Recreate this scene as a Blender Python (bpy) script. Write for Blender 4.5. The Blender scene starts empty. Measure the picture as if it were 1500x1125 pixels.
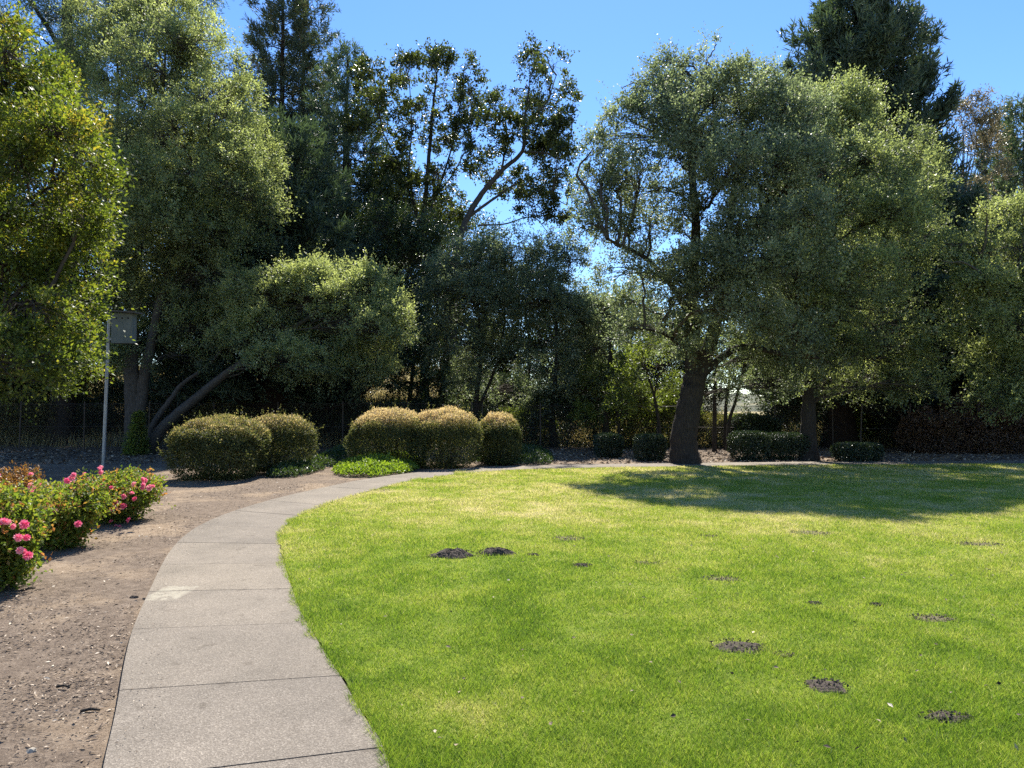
import bpy, math, random
import numpy as np
from mathutils import Vector
R = math.radians
rng = np.random.default_rng(11)
random.seed(5)
S = bpy.context.scene
COL = S.collection

# ------------------------------------------------------------------ camera
F = 1040.0
PITCH = math.atan(37.5 / F)
CH = 1.6
cam_d = bpy.data.cameras.new('camera'); cam = bpy.data.objects.new('camera', cam_d); COL.objects.link(cam)
cam.location = (0, 0, CH); cam.rotation_euler = (R(90) + PITCH, 0, 0)
cam_d.sensor_width = 36; cam_d.lens = F / 1500 * 36; cam_d.clip_end = 6000; cam_d.clip_start = 0.05
S.camera = cam

def P(px, py, d):
    """world point seen at photo pixel px, py at forward distance d"""
    a = (562.5 - py) / F
    cy, sy = math.cos(PITCH), math.sin(PITCH)
    k = d / (cy - a * sy)
    return np.array([(px - 750) / F * k, d, CH + (sy + a * cy) * k])

def G(px, py, z=0.0):
    """world point on the ground plane z seen at photo pixel"""
    a = (562.5 - py) / F
    cy, sy = math.cos(PITCH), math.sin(PITCH)
    k = (z - CH) / (sy + a * cy)
    return np.array([(px - 750) / F * k, (cy - a * sy) * k, z])

# ------------------------------------------------------------------ sun and sky
SUN_EL, SUN_AZ = R(51.5), R(4)          # azimuth measured from +Y towards +X
to_sun = Vector((math.sin(SUN_AZ) * math.cos(SUN_EL), math.cos(SUN_AZ) * math.cos(SUN_EL), math.sin(SUN_EL)))
sd = bpy.data.lights.new('sun', 'SUN'); sd.energy = 5.0; sd.angle = R(0.5); sd.color = (1.0, 0.955, 0.87)
so = bpy.data.objects.new('sun', sd); COL.objects.link(so)
so.rotation_euler = to_sun.to_track_quat('Z', 'Y').to_euler(); so.location = (0, 60, 60)
W = bpy.data.worlds.new('World'); S.world = W; W.use_nodes = True
wn = W.node_tree; wn.nodes.clear()
sky = wn.nodes.new('ShaderNodeTexSky'); sky.sky_type = 'NISHITA'; sky.sun_disc = False
sky.sun_elevation = SUN_EL; sky.sun_rotation = SUN_AZ
sky.air_density = 1.0; sky.dust_density = 0.05; sky.ozone_density = 4.0
hs = wn.nodes.new('ShaderNodeHueSaturation'); hs.inputs['Saturation'].default_value = 1.18; hs.inputs['Hue'].default_value = .507
bg = wn.nodes.new('ShaderNodeBackground'); bg.inputs['Strength'].default_value = 0.108
wo = wn.nodes.new('ShaderNodeOutputWorld')
wn.links.new(sky.outputs[0], hs.inputs['Color']); wn.links.new(hs.outputs[0], bg.inputs[0]); wn.links.new(bg.outputs[0], wo.inputs[0])

vs = S.view_settings; vs.view_transform = 'Standard'; vs.look = 'None'; vs.exposure = 1.12; vs.gamma = 1.0
cy = S.cycles
cy.max_bounces = 6; cy.diffuse_bounces = 4; cy.glossy_bounces = 2; cy.transmission_bounces = 4; cy.transparent_max_bounces = 4
cy.sample_clamp_indirect = 4.0
cy.use_denoising = False; cy.denoiser = 'OPENIMAGEDENOISE'; cy.denoising_input_passes = 'RGB_ALBEDO_NORMAL'; cy.denoising_prefilter = 'ACCURATE'

# ------------------------------------------------------------------ helpers
def norm(v):
    return v / np.maximum(np.linalg.norm(v, axis=-1, keepdims=True), 1e-9)

def tag(o, label=None, cat=None, group=None, kind=None):
    if label: o['label'] = label
    if cat: o['category'] = cat
    if group: o['group'] = group
    if kind: o['kind'] = kind
    return o

def empty(name, loc, label=None, cat=None, group=None):
    o = bpy.data.objects.new(name, None); COL.objects.link(o); o.location = tuple(float(q) for q in loc)
    o.empty_display_size = 0.2
    return tag(o, label, cat, group)

def mesh_obj(name, V, faces, mat, parent=None, tint=None, smooth=False, mats=None, midx=None):
    """V (N,3) world coordinates; faces a (M,k) array or list of such arrays"""
    if not isinstance(faces, (list, tuple)): faces = [faces]
    faces = [np.asarray(f, dtype=np.int64) for f in faces if len(f)]
    V = np.asarray(V, dtype=np.float32)
    if parent is not None: V = V - np.array(parent.matrix_world.translation if False else parent.location, dtype=np.float32)
    me = bpy.data.meshes.new(name)
    nf = sum(len(f) for f in faces)
    me.vertices.add(len(V)); me.vertices.foreach_set('co', V.ravel())
    loops = np.concatenate([f.ravel() for f in faces]).astype(np.int32)
    tot = np.concatenate([np.full(len(f), f.shape[1]) for f in faces])
    start = np.concatenate([[0], np.cumsum(tot)[:-1]]).astype(np.int32)
    me.loops.add(len(loops)); me.polygons.add(nf)
    me.loops.foreach_set('vertex_index', loops)
    me.polygons.foreach_set('loop_start', start)
    me.update(calc_edges=True)
    me.polygons.foreach_set('use_smooth', np.full(nf, bool(smooth)))
    if tint is not None:
        dom = 'FACE' if len(tint) == nf else 'POINT'
        at = me.attributes.new('tint', 'FLOAT', dom); at.data.foreach_set('value', np.asarray(tint, dtype=np.float32))
    for m in (mats or [mat]): me.materials.append(m)
    if midx is not None: me.polygons.foreach_set('material_index', np.asarray(midx, dtype=np.int32))
    o = bpy.data.objects.new(name, me); COL.objects.link(o)
    if parent is not None: o.parent = parent
    return o

def rebase(o):
    """move a top-level mesh's origin to the middle of its base"""
    n = len(o.data.vertices); v = np.empty(n * 3, dtype=np.float32); o.data.vertices.foreach_get('co', v); v = v.reshape(-1, 3)
    c = np.array([(v[:, 0].min() + v[:, 0].max()) / 2, (v[:, 1].min() + v[:, 1].max()) / 2, v[:, 2].min()], dtype=np.float32)
    o.data.vertices.foreach_set('co', (v - c).ravel()); o.location = tuple(float(q) for q in c); o.data.update()
    return o

def vnoise(x, y, seed=0):
    """2D value noise 0..1"""
    xi = np.floor(x).astype(np.int64); yi = np.floor(y).astype(np.int64)
    fx = x - xi; fy = y - yi
    fx = fx * fx * (3 - 2 * fx); fy = fy * fy * (3 - 2 * fy)
    def h(a, b):
        n = (a * 374761393 + b * 668265263 + seed * 974711) & 0x7fffffff
        n = ((n ^ (n >> 13)) * 1274126177) & 0x7fffffff
        return ((n ^ (n >> 16)) & 0xffff) / 65535.0
    return (h(xi, yi) * (1 - fx) + h(xi + 1, yi) * fx) * (1 - fy) + (h(xi, yi + 1) * (1 - fx) + h(xi + 1, yi + 1) * fx) * fy

def fbm(x, y, seed=0, o=3):
    s, a, t = 0, 1.0, 0
    for k in range(o):
        s = s + a * vnoise(x * 2 ** k, y * 2 ** k, seed + k * 7); t += a; a *= .5
    return s / t

def vnoise3(p, seed=0):
    i = np.floor(p).astype(np.int64); f = p - i; f = f * f * (3 - 2 * f)
    def h(a, b, c):
        n = (a * 374761393 + b * 668265263 + c * 1440662683 + seed * 974711) & 0x7fffffff
        n = ((n ^ (n >> 13)) * 1274126177) & 0x7fffffff
        return ((n ^ (n >> 16)) & 0xffff) / 65535.0
    r = 0
    for a in (0, 1):
        for b in (0, 1):
            for c in (0, 1):
                w = (f[:, 0] if a else 1 - f[:, 0]) * (f[:, 1] if b else 1 - f[:, 1]) * (f[:, 2] if c else 1 - f[:, 2])
                r = r + w * h(i[:, 0] + a, i[:, 1] + b, i[:, 2] + c)
    return r

def tubes(paths, radii, sides=6):
    """paths (N,P,3), radii (N,P) -> V, quads"""
    paths = np.asarray(paths, float); radii = np.asarray(radii, float)
    N, Pn, _ = paths.shape
    t = np.gradient(paths, axis=1); t = norm(t)
    mean = norm(paths[:, -1] - paths[:, 0])
    ref = np.where(np.abs(mean[:, 2:3]) > .7, np.array([[1., 0, 0]]), np.array([[0., 0, 1.]]))[:, None, :]
    u = norm(np.cross(t, np.broadcast_to(ref, t.shape))); v = np.cross(t, u)
    ang = np.arange(sides) / sides * 2 * np.pi
    V = paths[:, :, None, :] + radii[:, :, None, None] * (np.cos(ang)[None, None, :, None] * u[:, :, None, :] + np.sin(ang)[None, None, :, None] * v[:, :, None, :])
    idx = np.arange(N * Pn * sides).reshape(N, Pn, sides)
    a = idx[:, :-1, :]; b = np.roll(idx, -1, axis=2)[:, :-1, :]
    c = np.roll(idx, -1, axis=2)[:, 1:, :]; d = idx[:, 1:, :]
    return V.reshape(-1, 3), np.stack([a, b, c, d], -1).reshape(-1, 4)

def spline(pts, n):
    """Catmull-Rom resample"""
    p = np.asarray(pts, float)
    if len(p) == 2: return p[0] + (p[1] - p[0]) * np.linspace(0, 1, n)[:, None]
    e = np.vstack([2 * p[0] - p[1], p, 2 * p[-1] - p[-2]])
    t = np.linspace(0, len(p) - 1 - 1e-6, n); i = t.astype(int); f = (t - i)[:, None]
    a, b, c, d = e[i], e[i + 1], e[i + 2], e[i + 3]
    return .5 * (2 * b + (c - a) * f + (2 * a - 5 * b + 4 * c - d) * f ** 2 + (3 * b - a - 3 * c + d) * f ** 3)

class MB:
    def __init__(s): s.V = []; s.F4 = []; s.F3 = []; s.n = 0; s.t4 = []
    def add(s, V, q=None, t=None):
        if q is not None and len(q): s.F4.append(np.asarray(q) + s.n)
        if t is not None and len(t): s.F3.append(np.asarray(t) + s.n)
        s.V.append(np.asarray(V, float)); s.n += len(V)
    def tube(s, pts, r0, r1, sides=8, n=None, power=1.0, flare=0, wob=0, flute=0):
        n = n or max(2, len(pts) * 4)
        p = spline(pts, n) if len(pts) > 1 else np.asarray(pts)
        if wob: p[1:-1] += rng.normal(0, wob, (n - 2, 3))
        k = np.linspace(0, 1, n)
        r = r0 + (r1 - r0) * k ** power
        if flare: r = r * (1 + flare * np.exp(-k * n * .55))
        V, q = tubes(p[None], r[None], sides)
        if flute:
            an = np.arange(sides) / sides * 6.2832; kk = np.linspace(0, 1, n)[:, None]; ph = rng.random(4) * 6.28
            m = 1 + flute * (np.sin(3 * an + ph[0] + 2 * kk) + .7 * np.sin(5 * an + ph[1] - 3 * kk) + .4 * np.sin(9 * an + ph[2])) * (.5 + .8 * np.exp(-kk * 4)) + rng.normal(0, flute * .25, (n, sides))
            V = (p[:, None] + (V.reshape(n, sides, 3) - p[:, None]) * m[..., None]).reshape(-1, 3)
        s.add(V, q); return p, r
    def box(s, lo, hi):
        x0, y0, z0 = lo; x1, y1, z1 = hi
        V = [(x0, y0, z0), (x1, y0, z0), (x1, y1, z0), (x0, y1, z0), (x0, y0, z1), (x1, y0, z1), (x1, y1, z1), (x0, y1, z1)]
        s.add(V, [(0, 3, 2, 1), (4, 5, 6, 7), (0, 1, 5, 4), (1, 2, 6, 5), (2, 3, 7, 6), (3, 0, 4, 7)])
    def build(s, name, mat, parent=None, smooth=True, **k):
        f = []
        if s.F4: f.append(np.concatenate(s.F4))
        if s.F3: f.append(np.concatenate(s.F3))
        return mesh_obj(name, np.concatenate(s.V), f, mat, parent, smooth=smooth, **k)

def leaf_quads(c, a, n, L, Wd, fold=.12):
    a = norm(a); n = norm(n - a * (n * a).sum(-1, keepdims=True)); s = np.cross(a, n)
    L = L[:, None]; Wd = Wd[:, None]
    m = c + a * L * .45 + n * L * fold
    V = np.stack([c, m + s * Wd * .5, c + a * L, m - s * Wd * .5], 1).reshape(-1, 3)
    return V, np.arange(len(c) * 4).reshape(-1, 4)

# ------------------------------------------------------------------ materials
def newmat(name):
    m = bpy.data.materials.new(name); m.use_nodes = True; m.node_tree.nodes.clear(); return m, m.node_tree

def nd(t, kind, **k):
    x = t.nodes.new(kind)
    for a, b in k.items(): setattr(x, a, b)
    return x

def ramp(t, stops, src):
    r = nd(t, 'ShaderNodeValToRGB')
    e = r.color_ramp.elements
    while len(e) < len(stops): e.new(.5)
    for i, (p, c) in enumerate(stops): e[i].position = p; e[i].color = (*c, 1)
    t.links.new(src, r.inputs[0]); return r

def leaf_mat(name, stops, trans=.4, tgain=(1.5, 1.6, .7), rough=.42, spec=.5):
    m, t = newmat(name)
    at = nd(t, 'ShaderNodeAttribute', attribute_name='tint')
    r = ramp(t, stops, at.outputs['Fac'])
    p = nd(t, 'ShaderNodeBsdfPrincipled'); p.inputs['Roughness'].default_value = rough; p.inputs['Specular IOR Level'].default_value = spec
    t.links.new(r.outputs[0], p.inputs['Base Color'])
    mu = nd(t, 'ShaderNodeMix', data_type='RGBA', blend_type='MULTIPLY'); mu.inputs[0].default_value = 1
    t.links.new(r.outputs[0], mu.inputs[6]); mu.inputs[7].default_value = (*tgain, 1)
    tr = nd(t, 'ShaderNodeBsdfTranslucent'); t.links.new(mu.outputs[2], tr.inputs[0])
    mx = nd(t, 'ShaderNodeMixShader'); mx.inputs[0].default_value = trans
    t.links.new(p.outputs[0], mx.inputs[1]); t.links.new(tr.outputs[0], mx.inputs[2])
    o = nd(t, 'ShaderNodeOutputMaterial'); t.links.new(mx.outputs[0], o.inputs[0])
    return m

def noise_mat(name, stops, scale=4, detail=6, rough=.9, bump=.3, bscale=None, stretch=(1, 1, 1), spec=.2, dist=.02, metallic=0):
    m, t = newmat(name)
    tc = nd(t, 'ShaderNodeNewGeometry'); mp = nd(t, 'ShaderNodeMapping'); mp.inputs['Scale'].default_value = stretch
    t.links.new(tc.outputs['Position'], mp.inputs[0])
    n = nd(t, 'ShaderNodeTexNoise'); n.inputs['Scale'].default_value = scale; n.inputs['Detail'].default_value = detail; n.inputs['Roughness'].default_value = .65
    t.links.new(mp.outputs[0], n.inputs[0])
    r = ramp(t, stops, n.outputs[0])
    p = nd(t, 'ShaderNodeBsdfPrincipled'); p.inputs['Roughness'].default_value = rough; p.inputs['Specular IOR Level'].default_value = spec; p.inputs['Metallic'].default_value = metallic
    t.links.new(r.outputs[0], p.inputs['Base Color'])
    if bump:
        n2 = nd(t, 'ShaderNodeTexNoise'); n2.inputs['Scale'].default_value = bscale or scale * 2; n2.inputs['Detail'].default_value = 5
        t.links.new(mp.outputs[0], n2.inputs[0])
        b = nd(t, 'ShaderNodeBump'); b.inputs['Strength'].default_value = bump; b.inputs['Distance'].default_value = dist
        t.links.new(n2.outputs[0], b.inputs['Height']); t.links.new(b.outputs[0], p.inputs['Normal'])
    o = nd(t, 'ShaderNodeOutputMaterial'); t.links.new(p.outputs[0], o.inputs[0])
    return m

OAK = [(0, (.042, .054, .034)), (.45, (.120, .147, .092)), (.8, (.20, .23, .145)), (1, (.31, .33, .21))]
M = {}
M['oak'] = leaf_mat('oak_leaf', OAK, trans=.48, tgain=(1.65, 1.75, 1.05), rough=.5, spec=.55)
M['oak_light'] = leaf_mat('oak_leaf_light', [(0, (.055, .071, .038)), (.5, (.180, .215, .112)), (1, (.35, .385, .20))], trans=.52, tgain=(1.75, 1.75, .9), spec=.55, rough=.5)
M['yellowgreen'] = leaf_mat('yellow_green_leaf', [(0, (.040, .060, .016)), (.45, (.105, .145, .032)), (.8, (.19, .215, .040)), (1, (.34, .27, .06))], trans=.52, tgain=(1.6, 1.6, .6), rough=.5)
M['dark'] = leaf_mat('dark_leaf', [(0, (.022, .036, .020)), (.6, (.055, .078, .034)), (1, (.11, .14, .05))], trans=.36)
M['sparse'] = leaf_mat('black_oak_leaf', [(0, (.030, .040, .016)), (.6, (.072, .090, .030)), (1, (.16, .17, .05))], trans=.42, rough=.38)
M['conifer'] = leaf_mat('conifer_needle', [(0, (.030, .050, .036)), (.6, (.080, .115, .080)), (1, (.16, .195, .115))], trans=.3, rough=.5, spec=.4)
M['conifer_brown'] = leaf_mat('conifer_needle_mixed', [(0, (.026, .042, .030)), (.6, (.062, .088, .056)), (.85, (.11, .125, .07)), (1, (.20, .13, .08))], trans=.25, rough=.5, spec=.4)
M['brownleaf'] = leaf_mat('brown_leaf', [(0, (.08, .085, .05)), (.5, (.20, .17, .095)), (1, (.36, .27, .16))], trans=.4, tgain=(1.2, 1.2, 1))
M['young'] = leaf_mat('young_leaf', [(0, (.055, .075, .02)), (.5, (.125, .155, .04)), (1, (.24, .26, .06))], trans=.55)
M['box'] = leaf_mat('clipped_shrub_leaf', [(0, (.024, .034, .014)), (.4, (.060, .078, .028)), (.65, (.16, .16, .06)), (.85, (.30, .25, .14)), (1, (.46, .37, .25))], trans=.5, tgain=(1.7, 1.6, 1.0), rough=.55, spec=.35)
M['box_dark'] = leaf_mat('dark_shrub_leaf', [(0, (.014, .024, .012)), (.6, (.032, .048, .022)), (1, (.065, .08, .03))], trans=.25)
M['rose'] = leaf_mat('rose_leaf', [(0, (.05, .08, .018)), (.45, (.13, .18, .032)), (.75, (.24, .25, .045)), (.88, (.28, .17, .06)), (1, (.42, .17, .08))], trans=.52, rough=.5, spec=.35)
M['rose_bronze'] = leaf_mat('bronze_rose_leaf', [(0, (.08, .06, .02)), (.5, (.20, .10, .035)), (1, (.42, .17, .06))], trans=.42)
M['petal'] = leaf_mat('rose_petal', [(0, (.72, .07, .20)), (.5, (.85, .18, .32)), (1, (.88, .48, .50))], trans=.45, tgain=(1.1, 1, 1), rough=.6)
M['cover'] = leaf_mat('ground_cover_leaf', [(0, (.06, .11, .012)), (.5, (.15, .22, .022)), (1, (.28, .34, .05))], trans=.45)
M['cover_dark'] = leaf_mat('dark_ground_cover_leaf', [(0, (.02, .04, .014)), (.5, (.05, .08, .022)), (1, (.11, .14, .04))], trans=.35)
M['grass'] = leaf_mat('grass_blade', [(0, (.105, .185, .018)), (.3, (.205, .30, .030)), (.6, (.325, .375, .056)), (.85, (.445, .425, .14)), (1, (.60, .53, .30))], trans=.5, tgain=(1.2, 1.22, .9), rough=.55, spec=.3)
M['drygrass'] = leaf_mat('dry_grass', [(0, (.16, .13, .05)), (.5, (.34, .27, .11)), (1, (.5, .42, .2))], trans=.4, tgain=(1.1, 1.1, .9))
M['dryshrub'] = leaf_mat('dry_shrub_leaf', [(0, (.05, .055, .02)), (.5, (.12, .12, .045)), (1, (.26, .2, .09))], trans=.4)
M['bark'] = noise_mat('bark', [(.25, (.016, .013, .010)), (.55, (.045, .036, .028)), (.8, (.085, .068, .053))], scale=9, stretch=(3, 3, .6), bump=1.0, dist=.05)
M['bark_grey'] = noise_mat('bark_grey', [(.25, (.035, .031, .026)), (.55, (.085, .075, .064)), (.8, (.15, .135, .115))], scale=8, stretch=(3, 3, .8), bump=.8, dist=.04)
M['bark_red'] = noise_mat('bark_redwood', [(.25, (.018, .011, .009)), (.55, (.040, .025, .018)), (.8, (.07, .045, .03))], scale=8, stretch=(5, 5, .3), bump=1.0, dist=.06)
M['twig'] = noise_mat('twig', [(.3, (.035, .028, .02)), (.7, (.09, .072, .055))], scale=6, bump=0)
M['chip'] = None
M['galv'] = noise_mat('galvanised', [(.3, (.26, .26, .25)), (.7, (.42, .42, .40))], scale=20, rough=.5, bump=.05, metallic=.5, spec=.5)
M['fence_metal'] = noise_mat('fence_metal', [(.3, (.05, .04, .034)), (.7, (.11, .09, .075))], scale=20, rough=.6, bump=0, metallic=.3)
M['boxpaint'] = noise_mat('box_paint', [(.3, (.115, .132, .118)), (.7, (.165, .182, .165))], scale=6, stretch=(1, 1, .4), rough=.8, bump=.12, dist=.005)
M['boxroof'] = noise_mat('box_roof', [(.3, (.07, .062, .055)), (.7, (.15, .135, .12))], scale=12, rough=.8, bump=.3, dist=.006)
M['black'] = noise_mat('hole_dark', [(.3, (.008, .008, .008)), (.7, (.014, .013, .012))], scale=10, bump=0)
M['vine'] = leaf_mat('brown_vine', [(0, (.045, .028, .022)), (.5, (.11, .065, .045)), (1, (.22, .14, .09))], trans=.35)
M['soil'] = noise_mat('mole_soil', [(.25, (.034, .026, .021)), (.6, (.085, .065, .050)), (.85, (.16, .125, .09))], scale=30, bump=.9, dist=.02, bscale=60)
M['soil_pale'] = noise_mat('pale_soil', [(.25, (.07, .055, .03)), (.6, (.16, .13, .075)), (.85, (.25, .21, .12))], scale=22, bump=.8, dist=.02, bscale=50)
M['stone'] = noise_mat('stone', [(.3, (.26, .22, .17)), (.7, (.46, .40, .31))], scale=30, bump=.3)

def chip_mat():
    m, t = newmat('bark_chip')
    at = nd(t, 'ShaderNodeAttribute', attribute_name='tint')
    r = ramp(t, [(0, (.028, .020, .015)), (.4, (.13, .092, .064)), (.75, (.33, .25, .17)), (1, (.62, .52, .39))], at.outputs['Fac'])
    p = nd(t, 'ShaderNodeBsdfPrincipled'); p.inputs['Roughness'].default_value = .8; p.inputs['Specular IOR Level'].default_value = .25
    t.links.new(r.outputs[0], p.inputs['Base Color'])
    o = nd(t, 'ShaderNodeOutputMaterial'); t.links.new(p.outputs[0], o.inputs[0]); return m
M['chip'] = chip_mat()

def ground_mat():
    m, t = newmat('ground_soil')
    g = nd(t, 'ShaderNodeNewGeometry')
    def noise(sc, det=6, ro=.6):
        n = nd(t, 'ShaderNodeTexNoise'); n.inputs['Scale'].default_value = sc; n.inputs['Detail'].default_value = det; n.inputs['Roughness'].default_value = ro
        t.links.new(g.outputs['Position'], n.inputs[0]); return n
    big = noise(.9, 4); mid = noise(9, 6, .7); fine = noise(70, 5, .75)
    add = nd(t, 'ShaderNodeMath', operation='MULTIPLY_ADD'); add.inputs[1].default_value = .55
    t.links.new(fine.outputs[0], add.inputs[0])
    ml = nd(t, 'ShaderNodeMath', operation='MULTIPLY'); ml.inputs[1].default_value = .45; t.links.new(mid.outputs[0], ml.inputs[0]); t.links.new(ml.outputs[0], add.inputs[2])
    dark = ramp(t, [(.30, (.06, .045, .033)), (.5, (.17, .128, .093)), (.68, (.32, .253, .187))], add.outputs[0])
    pale = ramp(t, [(.30, (.11, .078, .05)), (.5, (.265, .196, .132)), (.68, (.41, .325, .23))], add.outputs[0])
    msk = ramp(t, [(.50, (0, 0, 0)), (.62, (1, 1, 1))], big.outputs[0])
    mx = nd(t, 'ShaderNodeMix', data_type='RGBA'); t.links.new(msk.outputs[0], mx.inputs[0]); t.links.new(dark.outputs[0], mx.inputs[6]); t.links.new(pale.outputs[0], mx.inputs[7])
    # dry field beyond the fence
    dry = ramp(t, [(.3, (.22, .17, .075)), (.7, (.46, .37, .18))], add.outputs[0])
    sx = nd(t, 'ShaderNodeSeparateXYZ'); t.links.new(g.outputs['Position'], sx.inputs[0])
    mr = nd(t, 'ShaderNodeMapRange'); mr.inputs[1].default_value = 30; mr.inputs[2].default_value = 36; t.links.new(sx.outputs['Y'], mr.inputs[0])
    m2 = nd(t, 'ShaderNodeMix', data_type='RGBA'); t.links.new(mr.outputs[0], m2.inputs[0]); t.links.new(mx.outputs[2], m2.inputs[6]); t.links.new(dry.outputs[0], m2.inputs[7])
    p = nd(t, 'ShaderNodeBsdfPrincipled'); p.inputs['Roughness'].default_value = .95; p.inputs['Specular IOR Level'].default_value = .1
    t.links.new(m2.outputs[2], p.inputs['Base Color'])
    b = nd(t, 'ShaderNodeBump'); b.inputs['Strength'].default_value = .9; b.inputs['Distance'].default_value = .03
    t.links.new(add.outputs[0], b.inputs['Height']); t.links.new(b.outputs[0], p.inputs['Normal'])
    o = nd(t, 'ShaderNodeOutputMaterial'); t.links.new(p.outputs[0], o.inputs[0]); return m

def lawn_mat():
    m, t = newmat('lawn_turf')
    g = nd(t, 'ShaderNodeNewGeometry')
    at = nd(t, 'ShaderNodeAttribute', attribute_name='tint')
    n = nd(t, 'ShaderNodeTexNoise'); n.inputs['Scale'].default_value = 60; n.inputs['Detail'].default_value = 5; n.inputs['Roughness'].default_value = .7
    t.links.new(g.outputs['Position'], n.inputs[0])
    ma = nd(t, 'ShaderNodeMath', operation='MULTIPLY_ADD'); ma.inputs[1].default_value = .9; t.links.new(n.outputs[0], ma.inputs[0])
    sb = nd(t, 'ShaderNodeMath', operation='SUBTRACT'); sb.inputs[1].default_value = .45; t.links.new(at.outputs['Fac'], sb.inputs[0]); t.links.new(sb.outputs[0], ma.inputs[2])
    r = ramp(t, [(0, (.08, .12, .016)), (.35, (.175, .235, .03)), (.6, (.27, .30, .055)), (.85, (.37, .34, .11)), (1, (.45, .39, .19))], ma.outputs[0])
    p = nd(t, 'ShaderNodeBsdfPrincipled'); p.inputs['Roughness'].default_value = .9; p.inputs['Specular IOR Level'].default_value = .1
    t.links.new(r.outputs[0], p.inputs['Base Color'])
    b = nd(t, 'ShaderNodeBump'); b.inputs['Strength'].default_value = .8; b.inputs['Distance'].default_value = .03
    t.links.new(n.outputs[0], b.inputs['Height']); t.links.new(b.outputs[0], p.inputs['Normal'])
    o = nd(t, 'ShaderNodeOutputMaterial'); t.links.new(p.outputs[0], o.inputs[0]); return m

PATCH_A = G(222, 882, .03); PATCH_B = G(268, 860, .03)
def path_mat():
    m, t = newmat('exposed_aggregate')
    g = nd(t, 'ShaderNodeNewGeometry')
    def noise(sc, det=4, ro=.6):
        n = nd(t, 'ShaderNodeTexNoise'); n.inputs['Scale'].default_value = sc; n.inputs['Detail'].default_value = det; n.inputs['Roughness'].default_value = ro
        t.links.new(g.outputs['Position'], n.inputs[0]); return n
    vo = nd(t, 'ShaderNodeTexVoronoi'); vo.inputs['Scale'].default_value = 150; t.links.new(g.outputs['Position'], vo.inputs[0])
    peb = ramp(t, [(0, (.134, .113, .088)), (.35, (.186, .158, .125)), (.7, (.236, .203, .162)), (1, (.36, .315, .255))], vo.outputs['Color'])
    big = noise(1.1, 5, .65); st = ramp(t, [(.3, (.74, .73, .71)), (.7, (1.08, 1.06, 1.03))], big.outputs[0])
    mu = nd(t, 'ShaderNodeMix', data_type='RGBA', blend_type='MULTIPLY'); mu.inputs[0].default_value = 1
    sa = nd(t, 'ShaderNodeAttribute', attribute_name='tint'); sr = ramp(t, [(0, (.88, .88, .90)), (1, (1.08, 1.06, 1.02))], sa.outputs['Fac'])
    mus = nd(t, 'ShaderNodeMix', data_type='RGBA', blend_type='MULTIPLY'); mus.inputs[0].default_value = 1; t.links.new(peb.outputs[0], mus.inputs[6]); t.links.new(sr.outputs[0], mus.inputs[7])
    t.links.new(mus.outputs[2], mu.inputs[6]); t.links.new(st.outputs[0], mu.inputs[7])
    spots = noise(7, 3, .5); sp = ramp(t, [(.30, (.45, .42, .38)), (.37, (1, 1, 1))], spots.outputs[0])
    mu2 = nd(t, 'ShaderNodeMix', data_type='RGBA', blend_type='MULTIPLY'); mu2.inputs[0].default_value = .4
    t.links.new(mu.outputs[2], mu2.inputs[6]); t.links.new(sp.outputs[0], mu2.inputs[7])
    # pale cement smear on one joint
    sx = nd(t, 'ShaderNodeSeparateXYZ'); t.links.new(g.outputs['Position'], sx.inputs[0])
    def band(out, c, w):
        a = nd(t, 'ShaderNodeMath', operation='SUBTRACT'); a.inputs[1].default_value = c; t.links.new(out, a.inputs[0])
        b = nd(t, 'ShaderNodeMath', operation='ABSOLUTE'); t.links.new(a.outputs[0], b.inputs[0])
        r = nd(t, 'ShaderNodeMapRange'); r.inputs[1].default_value = w; r.inputs[2].default_value = w * .8; t.links.new(b.outputs[0], r.inputs[0]); return r
    bx = band(sx.outputs['X'], float(PATCH_A[0] + PATCH_B[0]) / 2, .16); by = band(sx.outputs['Y'], float(PATCH_A[1] + PATCH_B[1]) / 2 + .05, .26)
    mm = nd(t, 'ShaderNodeMath', operation='MULTIPLY'); t.links.new(bx.outputs[0], mm.inputs[0]); t.links.new(by.outputs[0], mm.inputs[1])
    pn = noise(16, 4, .7); pr = ramp(t, [(.40, (.1, .1, .1)), (.55, (1, 1, 1))], pn.outputs[0])
    m3 = nd(t, 'ShaderNodeMath', operation='MULTIPLY'); t.links.new(mm.outputs[0], m3.inputs[0]); t.links.new(pr.outputs[0], m3.inputs[1])
    mx = nd(t, 'ShaderNodeMix', data_type='RGBA'); t.links.new(m3.outputs[0], mx.inputs[0]); t.links.new(mu2.outputs[2], mx.inputs[6]); mx.inputs[7].default_value = (.31, .275, .205, 1)
    p = nd(t, 'ShaderNodeBsdfPrincipled'); p.inputs['Roughness'].default_value = .85; p.inputs['Specular IOR Level'].default_value = .25
    t.links.new(mx.outputs[2], p.inputs['Base Color'])
    b = nd(t, 'ShaderNodeBump'); b.inputs['Strength'].default_value = .5; b.inputs['Distance'].default_value = .006; t.links.new(vo.outputs['Distance'], b.inputs['Height']); t.links.new(b.outputs[0], p.inputs['Normal'])
    o = nd(t, 'ShaderNodeOutputMaterial'); t.links.new(p.outputs[0], o.inputs[0]); return m

# ------------------------------------------------------------------ terrain
def sst(a, b, x):
    k = np.clip((x - a) / (b - a), 0, 1); return k * k * (3 - 2 * k)

def ground_z(x, y):
    x = np.asarray(x, float); y = np.asarray(y, float)
    left = 1 - sst(-6, 6, x - (y - 30) * .02)
    z = left * (sst(29, 40, y) * 2.0 + sst(45, 80, y) * 4.0 + sst(80, 400, y) * 10)
    z = z + (fbm(x * .8, y * .8, 3) - .5) * .07 * sst(1.5, 4, np.abs(y - 0) + 0 * x) * (1 - sst(-3.2, -1.2, x) * (1 - sst(21, 24, y)))
    return z

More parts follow.
